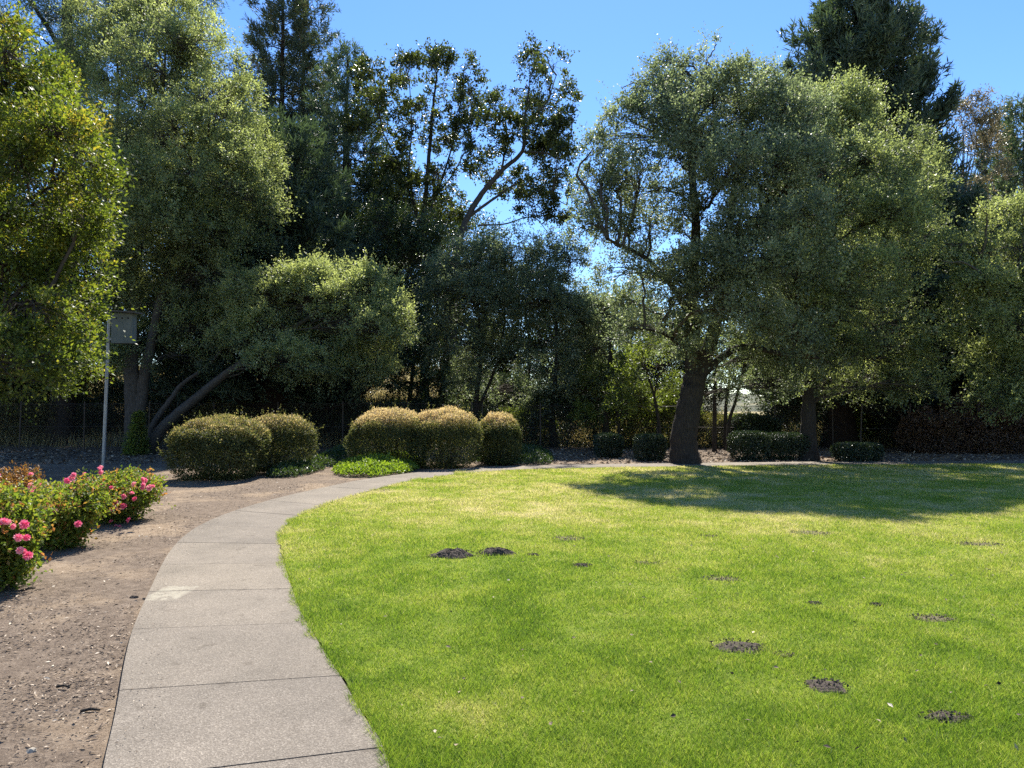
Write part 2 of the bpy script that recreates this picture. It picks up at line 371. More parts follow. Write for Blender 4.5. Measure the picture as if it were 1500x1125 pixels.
q = np.linspace(-1, 1, 181); gx = np.sinh(q * 4.2) / math.sinh(4.2) * 900
q = np.linspace(0, 1, 200); gy = -12 + np.sinh(q * 4.2) / math.sinh(4.2) * 1500
X, Y = np.meshgrid(gx, gy)
V = np.stack([X, Y, ground_z(X, Y)], -1).reshape(-1, 3)
ii = np.arange(len(gx) * len(gy)).reshape(len(gy), len(gx))
fq = np.stack([ii[:-1, :-1], ii[:-1, 1:], ii[1:, 1:], ii[1:, :-1]], -1).reshape(-1, 4)
tag(mesh_obj('ground', V, fq, ground_mat(), smooth=True), kind='structure')

# low hills at the horizon
hx = np.linspace(-700, 900, 240)
hh = 10 + 12 * fbm(hx * .006, hx * 0 + 3.1, 9, 4) + 3 * fbm(hx * .05, hx * 0, 4, 3)
rows = []
for k, (dy, s) in enumerate(((0, 0), (30, .45), (70, .85), (120, 1.0), (220, .7), (320, 0))):
    rows.append(np.stack([hx, 560 + dy + 0 * hx, -1 + hh * s * (0.9 + .2 * fbm(hx * .03, hx * 0 + k, 6))], -1))
V = np.concatenate(rows); ii = np.arange(len(V)).reshape(len(rows), -1)
fq = np.stack([ii[:-1, :-1], ii[:-1, 1:], ii[1:, 1:], ii[1:, :-1]], -1).reshape(-1, 4)
hill_m = noise_mat('hill_scrub', [(.35, (.05, .06, .035)), (.55, (.11, .11, .06)), (.7, (.25, .21, .11))], scale=.05, bump=0)
tag(mesh_obj('hills', V, fq, hill_m, smooth=True), kind='structure')

# ------------------------------------------------------------------ path
edge_px = [(565, 1110), (545, 1080), (500, 1000), (462, 940), (440, 900), (424, 855), (410, 805), (414, 780), (430, 763), (457, 749), (500, 733), (560, 716), (610, 705), (680, 695.5), (780, 688.5)]
E = [G(*p)[:2] for p in edge_px]
E = [np.array([.55, -1.5]), np.array([-.02, 1.2])] + E + [np.array([4.7, 19.75]), np.array([9.0, 20.3]), np.array([14, 20.7]), np.array([20, 21.0]), np.array([28, 21.2])]
E = np.array(E)
ed = spline(np.c_[E, np.zeros(len(E))], 600)[:, :2]
seg = np.r_[0, np.cumsum(np.linalg.norm(np.diff(ed, axis=0), axis=1))]
ss = np.arange(0, seg[-1], .06)
ed = np.c_[np.interp(ss, seg, ed[:, 0]), np.interp(ss, seg, ed[:, 1])]
for _ in range(12): ed[1:-1] = (ed[:-2] + 2 * ed[1:-1] + ed[2:]) / 4
tg = norm(np.gradient(ed, axis=0)); nl = np.c_[-tg[:, 1], tg[:, 0]]
PW = 1.16
le = ed + nl * (PW + .12 * sst(4.5, 2.5, ed[:, 1])[:, None] * 0)
PZ = .03
# joint arc positions from the photo (right-hand end of each joint)
jy = [G(560, 1104)[1], G(490, 997)[1], G(448, 918)[1], G(426, 867)[1], G(416, 829)[1], G(411, 800)[1], G(414, 777)[1]]
jarc = [float(np.interp(v, ed[:300, 1], ss[:300])) for v in jy]
while jarc[0] > 1.1: jarc.insert(0, jarc[0] - 1.05)
while jarc[-1] < ss[-1] - 1.2: jarc.append(jarc[-1] + 1.15)
slab_t = []; mb = MB(); bnd = [0.0] + jarc + [float(ss[-1])]
for a, b in zip(bnd[:-1], bnd[1:]):
    t = np.linspace(a + .005, b - .005, 10)
    e = np.c_[np.interp(t, ss, ed[:, 0]), np.interp(t, ss, ed[:, 1])]
    sk = np.interp(t, [0, 5, 9, 11.5, 14, 17, 20], [.30, .30, .36, .48, .45, .2, 0])
    l = np.c_[np.interp(t + sk, ss, le[:, 0]), np.interp(t + sk, ss, le[:, 1])]
    dz = float(rng.normal(0, .001)); n = len(t)
    W_ = 5
    k = np.linspace(0, 1, W_)[None, :, None]
    top = e[:, None] * (1 - k) + l[:, None] * k
    wob = (rng.normal(0, .004, (n, 2)) * 0)
    V = np.concatenate([top, np.full((n, W_, 1), PZ + dz)], -1).reshape(-1, 3)
    ii = np.arange(n * W_).reshape(n, W_)
    f = np.stack([ii[:-1, :-1], ii[1:, :-1], ii[1:, 1:], ii[:-1, 1:]], -1).reshape(-1, 4)[:, ::-1]
    ring = np.r_[ii[:, 0], ii[-1, 1:], ii[::-1, -1][1:], ii[0, ::-1][1:-1]]
    low = V[ring].copy(); low[:, 2] = -.06
    nb = len(V); r2 = nb + np.arange(len(ring))
    sf = np.stack([ring, np.roll(ring, -1), np.roll(r2, -1), r2], -1)
    mb.add(np.r_[V, low], np.r_[f, sf]); slab_t.append(np.full(len(f) + len(sf), rng.normal(.5, .22)))
tag(mb.build('path', path_mat(), smooth=False, tint=np.clip(np.concatenate(slab_t), 0, 1)), kind='structure')

# ------------------------------------------------------------------ lawn
Ly = ed[:, 1]
mono = np.maximum.accumulate(Ly)
def lawn_x_edge(y):                      # path edge as x of y (front part)
    return np.interp(y, mono[:330], ed[:330, 0])
NL = 220
ti = np.linspace(0, len(ed) - 1, 420).astype(int)
a = ed[ti] + tg[ti] * 0 - nl[ti] * .015
far = np.c_[np.full(len(a), 30.0) , -2 + (a[:, 1] - a[0, 1]) * 1.0]
k = np.linspace(0, 1, NL) ** 1.35
Lg = a[:, None] * (1 - k)[None, :, None] + far[:, None] * k[None, :, None]

holes_px = [  # px, py, rx(m), ry(m), kind
    (668, 814, .26, .17, 'd'), (725, 811, .22, .12, 'd'), (781, 813, .07, .045, 'm'), (852, 829, .11, .06, 'm'), (830, 788, .22, .18, 'p'), (1081, 947, .19, .15, 'm'), (1212, 1003, .12, .12, 'm'),
    (1150, 958, .07, .05, 'p'), (1385, 1052, .14, .075, 'm'), (1057, 848, .18, .12, 'p'), (1435, 797, .26, .14, 'p'), (950, 825, .17, .10, 'p'), (1365, 905, .18, .10, 'p'), (1192, 884, .06, .04, 'm'), (1284, 886, .055, .04, 'm'), (1040, 786, .12, .1, 'p'), (1190, 780, .28, .2, 'p')]
holes = [(*G(x, y, .03)[:2], rx, ry, kd) for x, y, rx, ry, kd in holes_px]

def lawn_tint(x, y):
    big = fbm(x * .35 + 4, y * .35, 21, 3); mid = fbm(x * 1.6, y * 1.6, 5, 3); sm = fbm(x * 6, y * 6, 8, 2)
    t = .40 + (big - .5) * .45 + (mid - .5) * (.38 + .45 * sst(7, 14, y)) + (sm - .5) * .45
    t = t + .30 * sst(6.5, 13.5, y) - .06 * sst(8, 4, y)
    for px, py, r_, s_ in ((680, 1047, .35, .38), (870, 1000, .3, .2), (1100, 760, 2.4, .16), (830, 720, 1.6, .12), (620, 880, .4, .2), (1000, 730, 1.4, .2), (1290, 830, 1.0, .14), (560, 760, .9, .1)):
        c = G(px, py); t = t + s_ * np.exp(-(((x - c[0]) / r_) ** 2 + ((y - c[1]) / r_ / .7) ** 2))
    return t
def lawn_z(x, y):
    return .022 + (fbm(x * .7, y * .7, 31, 2) - .5) * .03
def hole_mask(x, y, grow=1.0):
    m = np.zeros_like(x)
    for hx_, hy_, rx, ry, kd in holes:
        r = np.sqrt(((x - hx_) / rx / grow) ** 2 + ((y - hy_) / ry / grow) ** 2) + (fbm(x * 14, y * 14, 3, 2) - .5) * .9
        m = np.maximum(m, sst(1.25, .7, r) * {'d': .97, 'm': .72, 'p': .5}[kd])
    return m
x, y = Lg[..., 0].ravel(), Lg[..., 1].ravel()
V = np.c_[x, y, lawn_z(x, y)]
ii = np.arange(len(V)).reshape(len(a), NL)
f = np.stack([ii[:-1, :-1], ii[:-1, 1:], ii[1:, 1:], ii[1:, :-1]], -1).reshape(-1, 4)
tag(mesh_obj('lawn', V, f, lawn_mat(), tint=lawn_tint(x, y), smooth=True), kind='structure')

# grass blades
def on_lawn(x, y):
    e = lawn_x_edge(y) + (fbm(x * 0 + 7.7, y * 6, 2, 3) - .5) * .17
    yb = np.interp(x, ed[330:, 0], ed[330:, 1])
    front = x > e - .025
    return front & ((y < 18.6) | ((y < yb - .02) & (x > -1.0)))
ng = 2200000
d = 1.9 * (22.5 / 1.9) ** (rng.random(ng) ** .92)
xx = (rng.random(ng) * 2 - 1) * (.84 * d + 2.6); xx[rng.random(ng) < .0] = 0
ok = on_lawn(xx, d) & (xx > -5)
hm = hole_mask(xx, d); ok &= rng.random(ng) > hm
xx, d = xx[ok], d[ok]; n = len(xx)
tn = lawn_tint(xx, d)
hgt = (.024 + .028 * rng.random(n)) * (1 + .9 * (fbm(xx * 2.2, d * 2.2, 12, 2) - .5)) * np.interp(d, [3, 10, 20], [1, 1.05, 1.15])
hgt *= 1 + .7 * (rng.random(n) < .04) * rng.random(n); edge_d = np.abs(xx - lawn_x_edge(d)); hgt *= 1 + .6 * np.exp(-edge_d / .07)
wid = np.interp(d, [2, 4, 10, 20], [.0035, .0042, .0095, .020]) * (.7 + .6 * rng.random(n))
az = rng.random(n) * 2 * np.pi; lean = .35 + 1.2 * rng.random(n)
base = np.c_[xx, d, lawn_z(xx, d) - .004]
dirv = np.c_[np.cos(az) * lean, np.sin(az) * lean, np.ones(n)]; dirv = norm(dirv)
az2 = rng.random(n) * 2 * np.pi; side = np.c_[np.cos(az2), np.sin(az2), 0 * az2] * wid[:, None] * .5
V = np.stack([base - side, base + side, base + dirv * hgt[:, None]], 1).reshape(-1, 3)
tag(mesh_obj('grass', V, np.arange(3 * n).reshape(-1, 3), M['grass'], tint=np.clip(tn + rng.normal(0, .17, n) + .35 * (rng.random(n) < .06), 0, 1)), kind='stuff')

# molehills and bare patches
def mound(hx_, hy_, rx, ry, kd):
    nr, na = 9, 28
    r = np.linspace(0, 1, nr)[:, None]; an = np.arange(na)[None] / na * 2 * np.pi
    wob = 1 + .45 * (fbm(np.cos(an) * 1.7 + hx_ * 9, np.sin(an) * 1.7 + hy_ * 9, 2, 2) - .5) * 2
    x = hx_ + np.cos(an) * rx * r * wob * 1.05; y = hy_ + np.sin(an) * ry * r * wob * 1.05
    hgt = {'d': .065, 'm': .018, 'p': .002}[kd] * (rx / .25) ** .3
    z = lawn_z(x, y) + .006 - .02 * r ** 4 + hgt * (1 - r ** 2) * (.3 + 1.4 * fbm(x * 22, y * 22, 5, 3))
    V = np.stack([x, y, z], -1).reshape(-1, 3)
    ii = np.arange(nr * na).reshape(nr, na)
    f = np.stack([ii[:-1], np.roll(ii, -1, 1)[:-1], np.roll(ii, -1, 1)[1:], ii[1:]], -1).reshape(-1, 4)
    # loose clods
    nc = int(150 * (rx / .2))
    an = rng.random(nc) * 6.283; rr = np.sqrt(rng.random(nc)) * 1.02
    c = np.c_[hx_ + np.cos(an) * rx * rr, hy_ + np.sin(an) * ry * rr]; cz = lawn_z(c[:, 0], c[:, 1]) + .010 + hgt * np.clip(1 - rr ** 2, 0, 1)
    s = .003 + .008 * rng.random(nc) ** 2
    o6 = np.array([(1, 0, 0), (0, 1, 0), (-1, 0, 0), (0, -1, 0), (0, 0, .8), (0, 0, -.8)], float)
    cv = (np.c_[c, cz][:, None] + o6[None] * s[:, None, None] * (.7 + .6 * rng.random((nc, 6, 1)))).reshape(-1, 3)
    t8 = np.array([(0, 1, 4), (1, 2, 4), (2, 3, 4), (3, 0, 4), (1, 0, 5), (2, 1, 5), (3, 2, 5), (0, 3, 5)])
    ct = (t8[None] + (np.arange(nc) * 6)[:, None, None]).reshape(-1, 3)
    return np.r_[V, cv], f, ct + len(V)
hl = ['wide dark molehill beside another on the lawn, nearest the curving path', 'flat dark molehill just right of the widest dark molehill', 'tiny soil spot right of the two dark molehills', 'small dark soil heap alone on mid lawn', 'pale bare patch behind the small dark soil heap', 'rough ring of dark soil with pale middle on the near lawn', 'round dark soil patch below the rough ring of soil', 'small tan crumb patch right of the rough soil ring',
      'slim dark soil streak at the near right corner of the lawn', 'thin worn soil patch in mid lawn, right of the small heap', 'low brown soil patch near the right edge below the tree shade', 'pale dry bare patch right of the small dark heap', 'pale worn patch toward the right edge of the near lawn', 'tiny dark soil crumb, left one of a pair on mid lawn', 'tiny dark soil crumb, right one of a pair on mid lawn', 'faint small soil scrape near the edge of the tree shade', 'broad faint bare patch beside the lower edge of the tree shade']
for h, lb in zip(holes, hl):
    V, f, ct = mound(*h)
    o = mesh_obj('molehill' if h[4] == 'd' else 'bare_patch', V, [f, ct], M['soil_pale'] if h[4] == 'p' else M['soil'], smooth=False)
    rebase(o); tag(o, lb, 'molehill' if h[4] == 'd' else 'bare patch', 'molehills and bare soil patches in the lawn')

# bark mulch
nm = 420000
d = 2.4 * (28 / 2.4) ** (rng.random(nm) ** 1.25)
xx = -d * .80 + rng.random(nm) * (d * .80 + 14)
lx = np.interp(d, np.maximum.accumulate(le[:330, 1]), le[:330, 0])
okm = (xx < lx - .01) & (d < 19) | ((d > 21.9) & (xx > -d * .8)); xx, d = xx[okm], d[okm]; n = len(xx)
dens = fbm(xx * .9, d * .9, 44, 3); keep = rng.random(n) < np.clip((dens - .25) * 2.2, .12, 1); xx, d = xx[keep], d[keep]; n = len(xx)
L = (.010 + .030 * rng.random(n) ** 2.5) * np.interp(d, [3, 10, 25], [1, 1.4, 1.6]); Wd = L * (.18 + .3 * rng.random(n))
az = rng.random(n) * 6.283
# crumbs blown onto the path edge
ne_ = 1600; j = rng.integers(0, int(len(le) * .55), ne_); off = np.abs(rng.normal(0, .07, ne_)) * (rng.random(ne_) < .85) + rng.random(ne_) * .15
pe_ = le[j] - nl[j] * off[:, None] + rng.normal(0, .02, (ne_, 2)); zb = np.r_[ground_z(xx, d), np.full(ne_, PZ + .002)]
xx = np.r_[xx, pe_[:, 0]]; d = np.r_[d, pe_[:, 1]]; L = np.r_[L, .006 + .016 * rng.random(ne_) ** 2]; Wd = np.r_[Wd, .004 + .004 * rng.random(ne_)]; az = np.r_[az, rng.random(ne_) * 6.283]; n += ne_
aa = np.c_[np.cos(az), np.sin(az), rng.normal(0, .22, n)]; nn = np.c_[rng.normal(0, .35, (n, 2)), np.ones(n)]
V, f = leaf_quads(np.c_[xx, d, zb + .004 + .006 * rng.random(n)], aa, nn, L, Wd, fold=.05)
tag(mesh_obj('bark_mulch', V, f, M['chip'], tint=np.clip(rng.normal(.42, .28, n), 0, 1)), kind='stuff')
#@@TREES

# ------------------------------------------------------------------ trees
def rdir(n):
    v = rng.normal(0, 1, (n, 3)); return norm(v)

def scatter_lobes(lobes, rc, cover, bottom=.45, cull=.46):
    """lobes: (centre(3), radii(3)) -> clump centres, outward dirs, lobe index"""
    C_, D_, I_ = [], [], []
    for i, (c, r) in enumerate(lobes):
        ax, ay, az = r
        area = 4 * math.pi * ((ax * ay) ** 1.6 / 3 + (ax * az) ** 1.6 / 3 + (ay * az) ** 1.6 / 3) ** (1 / 1.6)
        n = max(4, int(1.25 * cover * area / (math.pi * rc * rc)))
        d = rdir(n * 2); d = d[(d[:, 2] > -bottom) | (rng.random(len(d)) < .25)][:n]
        k = (.35 + .65 * rng.random(len(d)) ** .45) * (1 + rng.normal(0, .13, len(d)))
        ph = rng.random(3) * 9
        k = k * (.86 + .5 * fbm(d[:, 0] * 1.8 + ph[0], d[:, 2] * 1.8 + d[:, 1] * 1.8 + ph[1], int(ph[2] * 10), 2))
        p = c + d * np.array(r) * k[:, None]
        C_.append(p); D_.append(norm(d / np.array(r))); I_.append(np.full(len(p), i))
    C_, D_, I_ = np.concatenate(C_), np.concatenate(D_), np.concatenate(I_)
    nz = .65 * vnoise3(C_ / (rc * 2.6) + 31.7, 3) + .35 * vnoise3(C_ / (rc * 1.2) + 7.1, 9)
    keep = rng.random(len(C_)) < sst(cull - .10, cull + .12, nz)
    return C_[keep], D_[keep], I_[keep]

def spray_leaves(cc, dd, rc, ntw, nlf, L, Wd, up=.25, spread=.85, flat=.6, droop=0, jit=.5):
    """twigs with leaves around each clump centre"""
    N = len(cc)
    cr = rc * (.65 + .7 * rng.random(N))
    tw = norm(dd[:, None] * .55 + rdir(N * ntw).reshape(N, ntw, 3) * spread + np.array([0, 0, up]))
    t = (.15 + .95 * (np.arange(nlf) + rng.random((N, ntw, nlf))) / nlf)
    ln = cr[:, None] * (.6 + .6 * rng.random((N, ntw)))
    c = cc[:, None, None] + tw[:, :, None] * (t * ln[:, :, None])[..., None]
    c = c + rng.normal(0, 1, c.shape) * L * .5
    if droop: c[..., 2] -= droop * (t * ln[:, :, None]) ** 2
    a = tw[:, :, None] * .6 + rng.normal(0, jit, c.shape)
    nn = rng.normal(0, .6, c.shape) + np.array([0, 0, flat])
    ctint = rng.normal(0, .17, N)[:, None, None] + rng.normal(0, .07, (N, ntw, 1))
    ti = np.broadcast_to(ctint, c.shape[:3]) + rng.normal(0, .15, c.shape[:3])
    m = c.size // 3
    l = L * (.65 + .7 * rng.random(m)); w = Wd * (.7 + .6 * rng.random(m))
    return c.reshape(-1, 3), a.reshape(-1, 3), nn.reshape(-1, 3), l, w, ti.reshape(-1)

def lobes_px(lst, d, depth=1.15, jit=.12):
    """photo pixel ellipses to ellipsoids at distance d (+ optional offset)"""
    out = []
    for it in lst:
        px, py, rx, ry = it[:4]; dd = d + (it[4] if len(it) > 4 else rng.normal(0, jit * 4))
        c = P(px, py, dd); k = dd / F
        out.append((c, np.array([rx * k, (rx + ry) / 2 * k * depth, ry * k])))
    return out

def stem_px(pts, d, n=14):
    return [P(p[0], p[1], d + (p[2] if len(p) > 2 else 0)) for p in pts]

def polyline_near(paths, tgt, low=.0):
    """closest point on any path that lies not much above the target"""
    best = None
    for p in paths:
        dist = np.linalg.norm((p - tgt) * np.array([1, 1, .75]), axis=1) + np.maximum(0, p[:, 2] - tgt[2] + .3) * 2.0
        i = int(np.argmin(dist))
        if best is None or dist[i] < best[0]: best = (dist[i], p[i], i, p)
    return best[1]

def make_tree(name, label, cat, stems, lobes, leafm, barkm, rc=.42, cover=3.2, ntw=8, nlf=9, L=.075, Wd=.036, group=None, twig_r=.012, limb_r=.05, cull=.46,
              tint=.5, up=.25, spread=.85, flat=.6, extra_limbs=(), bottom=.45, droop=0, shrinkb=1.0, sides=12, jit=.5, lit_top_tint=0, shoots=.55):
    """stems: list of (points (world), r0, r1). builds tree > trunk, branches, crown"""
    base = np.array(stems[0][0][0], float)
    root = empty(name, base, label, cat, group)
    mb = MB(); paths = []
    for i, (pts, r0, r1) in enumerate(stems):
        pts = [np.array(p, float) for p in pts]
        if i == 0: pts[0] = pts[0] - np.array([0, 0, .15])
        p, r = mb.tube(pts, r0, r1, sides=sides, n=max(8, len(pts) * 6), flare=.5 if i == 0 else 0, wob=r0 * .035, flute=.07)
        paths.append(p)
    mb.build('trunk', barkm, root)
    # limbs to every lobe, branchlets to every clump
    bb = MB(); lp = []
    for c, r in lobes:
        s = polyline_near(paths, c)
        e = c + np.array([0, 0, .35 * r[2]]); mid = (s + e) / 2 + np.array([0, 0, .12 * np.linalg.norm(e - s)]) + rng.normal(0, .08, 3) * np.linalg.norm(e - s)
        ln = float(np.linalg.norm(e - s)); rr = min(limb_r, .012 + .018 * ln)
        p, _ = bb.tube([s, mid, e], rr, .012, sides=6, n=9, wob=.03 * ln ** .5)
        lp.append(p)
    cc, dd, li = scatter_lobes(lobes, rc, cover, bottom, cull)
    st = np.array([lp[i][int(rng.integers(3, 9))] for i in li])
    m1 = st * .5 + cc * .5 + rng.normal(0, .06, cc.shape) + np.array([0, 0, .05])
    pp = np.stack([st, m1, cc, cc + dd * rc * .5], 1)
    Vt, qt = tubes(pp, np.array([1, .7, .45, .15])[None] * np.full((len(pp), 1), twig_r), 3)
    bb.add(Vt, qt)
    bb.build('branches', M['twig'] if barkm is not M['bark_grey'] else barkm, root)
    c, a, nn, l, w, ti = spray_leaves(cc, dd, rc, ntw, nlf, L, Wd, up, spread, flat, droop, jit)
    if lit_top_tint:
        ti = ti + lit_top_tint * (np.repeat(dd[:, 2], ntw * nlf))  # sunlit tops and shaded undersides of the clumps put into leaf colour
    # young shoots that stand out of the outline
    ns = int(len(cc) * shoots); i = rng.integers(0, len(cc), ns); q_ = 11
    dr = norm(dd[i] * .6 + rng.normal(0, .45, (ns, 3)) + np.array([0, 0, .35]))
    sl = rc * (.9 + 1.7 * rng.random(ns) ** 1.6); tt = np.linspace(.25, 1.25, q_)
    sp = cc[i][:, None] + dr[:, None] * (tt[None] * sl[:, None])[..., None]; sp[..., 2] -= (.10 * tt ** 2)[None] * sl[:, None]
    sp = sp + rng.normal(0, L * .35, sp.shape); m = ns * q_
    c = np.r_[c, sp.reshape(-1, 3)]; a = np.r_[a, np.repeat(dr, q_, 0) * .7 + rng.normal(0, .5, (m, 3))]; nn = np.r_[nn, rng.normal(0, .6, (m, 3)) + [0, 0, .5]]
    l = np.r_[l, L * (.6 + .6 * rng.random(m))]; w = np.r_[w, Wd * (.7 + .5 * rng.random(m))]; ti = np.r_[ti, .06 + rng.normal(0, .15, m)]
    V, f = leaf_quads(c, a, nn, l, w)
    mesh_obj('crown', V, f, leafm, root, smooth=True, tint=np.clip(tint + ti, 0, 1))
    return root

def conifer(name, label, base, height, rad, mat, barkm=None, group=None, n_br=150, low=.06, tr=.3, sprays=34, tip=.75, power=.8, dens=1.0, L=.34, Wd=.055, ragged=.25, tuft=1.0, tint=.5, droop=.12, tsz=1.0, ne=22, rmax=99):
    """tree > trunk, branches, crown : whorled limbs that carry upright tufts of needle sprays"""
    barkm = barkm or M['bark_red']
    base = np.array(base, float); root = empty(name, base, label, 'tree', group)
    mb = MB(); tp = [base - np.array([0, 0, .2]), base + np.array([.05, 0, height * .35]), base + np.array([-.05, .05, height * .7]), base + np.array([0, 0, height])]
    mb.tube(tp, tr, .03, sides=10, n=24, flare=.45, wob=.02); mb.build('trunk', barkm, root)
    n = int(n_br * dens); h = low + (1 - low) * (np.arange(n) + rng.random(n)) / n
    az = np.arange(n) * 2.39996 + rng.normal(0, .3, n)
    rr = rad * (1 - h) ** power * (1 - ragged + 2 * ragged * rng.random(n)) + .25
    rr = np.minimum(rr, rmax * (.85 + .2 * rng.random(n)))
    dirs = np.c_[np.cos(az), np.sin(az), 0 * az]
    st = base + np.c_[0 * h, 0 * h, h * height]
    k = np.linspace(0, 1, 6)
    pth = st[:, None] + dirs[:, None] * (rr[:, None] * k)[..., None]
    pth[..., 2] += -droop * 2.2 * rr[:, None] * (k - k ** 2 * .75) + .18 * rr[:, None] * k ** 3
    V, q = tubes(pth, np.maximum(.012, .018 * rr)[:, None] * np.linspace(1, .3, 6)[None], 4)
    mesh_obj('branches', V, q, barkm, root)
    # tufts
    Cc, Dd, Ln = [], [], []
    for j in range(n):
        m = max(3, int(sprays * rr[j] / rad * .9 * tuft))
        kk = .28 + .75 * rng.random(m) ** .7
        p = np.stack([np.interp(kk, k, pth[j, :, x]) for x in range(3)], 1)
        lat = np.array([-dirs[j, 1], dirs[j, 0], 0])
        p = p + lat * (rng.normal(0, .16, m) * rr[j] * (1.15 - kk))[:, None] + np.c_[np.zeros((m, 2)), rng.normal(0, .12, m)]
        Cc.append(p); Dd.append(np.tile(dirs[j] * .55, (m, 1)) + rng.normal(0, .25, (m, 3)) + np.array([0, 0, tip])); Ln.append(np.full(m, 1.0))
    cc = np.concatenate(Cc); dd = norm(np.concatenate(Dd)); N = len(cc)
    t = rng.random((N, ne)) ** .8
    size = (.45 + .5 * rng.random(N)) * tsz
    ctr = cc[:, None] + dd[:, None] * (t * size[:, None])[..., None] + rng.normal(0, 1, (N, ne, 3)) * (.19 * (1 - t * .8) * size[:, None])[..., None]
    a = dd[:, None] * .8 + rng.normal(0, .55, (N, ne, 3)); nn = rng.normal(0, 1, (N, ne, 3)) + np.array([0, 0, .3])
    ti = tint + rng.normal(0, .17, N)[:, None] + rng.normal(0, .13, (N, ne))
    mm = N * ne
    V, f = leaf_quads(ctr.reshape(-1, 3), a.reshape(-1, 3), nn.reshape(-1, 3), L * (.6 + .7 * rng.random(mm)), Wd * (.7 + .6 * rng.random(mm)), fold=.03)
    mesh_obj('crown', V, f, mat, root, tint=np.clip(ti.ravel(), 0, 1))
    return root

def gbase(px, d):
    p = P(px, 600, d); return np.array([p[0], d, float(ground_z(p[0], d))])

# --- left foreground yellow-green tree
D = 15.0
st = [gbase(-150, D)] + stem_px([(-140, 560), (-90, 400), (-40, 250), (10, 120)], D)
make_tree('yellow_green_tree', 'yellow-green leafy tree with golden tips at the left edge, overlapping the box on the pole', 'tree',
          [(st, .24, .05), (stem_px([(-110, 450), (-10, 330), (80, 270)], D), .10, .03), (stem_px([(-115, 470), (-20, 460), (70, 430)], D), .10, .03)],
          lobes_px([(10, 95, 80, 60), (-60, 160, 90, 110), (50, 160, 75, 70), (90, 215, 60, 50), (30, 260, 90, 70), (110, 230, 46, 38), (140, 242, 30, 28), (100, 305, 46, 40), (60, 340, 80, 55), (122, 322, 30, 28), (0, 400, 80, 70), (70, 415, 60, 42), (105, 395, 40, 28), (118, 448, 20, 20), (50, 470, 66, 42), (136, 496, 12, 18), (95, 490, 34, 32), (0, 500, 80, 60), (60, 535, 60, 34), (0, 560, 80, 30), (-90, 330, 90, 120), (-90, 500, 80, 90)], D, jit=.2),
          M['yellowgreen'], M['bark'], rc=.34, cover=3.0, L=.088, Wd=.046, ntw=8, nlf=8, tint=.46, lit_top_tint=.2, cull=.47)

# --- pine above the top left
D = 31
make_tree('pine_tree', 'dark pine rising over the yellow-green tree in the top left corner', 'tree',
          [([gbase(90, D)] + stem_px([(100, 400), (110, 200), (100, 60), (95, -60)], D), .42, .14), (stem_px([(108, 110), (70, 40), (20, -30)], D), .14, .05), (stem_px([(108, 120), (190, 40), (270, -10)], D), .14, .05)],
          lobes_px([(40, 10, 60, 35), (100, 35, 45, 40), (-20, 60, 60, 40), (120, -40, 80, 40), (170, 20, 60, 32), (230, 0, 55, 28), (280, 2, 36, 22), (200, 60, 50, 40), (60, 90, 60, 40), (130, 120, 60, 50), (90, 180, 70, 60)], D),
          M['conifer'], M['bark'], rc=.55, cover=2.6, ntw=9, nlf=9, L=.22, Wd=.03, tint=.42, up=.1, jit=.7)

# --- big multi-stem oak on the left
D = 26.5
b = gbase(198, D)
make_tree('live_oak', 'tall many-stemmed live oak behind the box on the pole, ivy at its foot', 'tree',
          [([b] + stem_px([(196, 600), (192, 520), (198, 440), (205, 350), (225, 240), (240, 120)], D), .34, .06),
           ([b + np.array([.12, -.1, 0])] + stem_px([(203, 620), (211, 555), (224, 490), (245, 400), (280, 300), (310, 200)], D, 0), .27, .05),
           (stem_px([(200, 430), (180, 340), (170, 220), (175, 130)], D), .14, .04)],
          lobes_px([(235, 45, 80, 42), (175, 85, 60, 50), (150, 140, 40, 50), (290, 85, 45, 45), (320, 120, 36, 40), (265, 130, 70, 55), (200, 160, 60, 55), (330, 170, 45, 45), (240, 215, 70, 50), (185, 235, 45, 45), (300, 235, 55, 45), (355, 225, 42, 32), (385, 240, 26, 28), (330, 280, 60, 42), (372, 300, 36, 30), (255, 290, 65, 45), (205, 310, 45, 45), (290, 345, 65, 40), (345, 340, 50, 32), (230, 380, 60, 42), (300, 410, 60, 38), (190, 430, 40, 38), (250, 460, 60, 36), (210, 510, 50, 36), (300, 490, 55, 34), (175, 370, 40, 50), (260, 530, 45, 26), (170, 520, 40, 30), (230, 5, 60, 30), (150, 30, 45, 40), (215, 110, 60, 50, -2.5), (260, 70, 60, 42, -2), (180, 180, 50, 50, -2.5), (240, 190, 64, 50, -3), (300, 160, 50, 44, -2), (210, 260, 50, 48, -3), (280, 270, 56, 44, -3), (230, 330, 56, 42, -3), (170, 300, 40, 40, -2), (330, 230, 44, 36, -2)], D),
          M['oak_light'], M['bark_grey'], rc=.40, cover=3.0, L=.088, Wd=.046, tint=.50, lit_top_tint=.18)
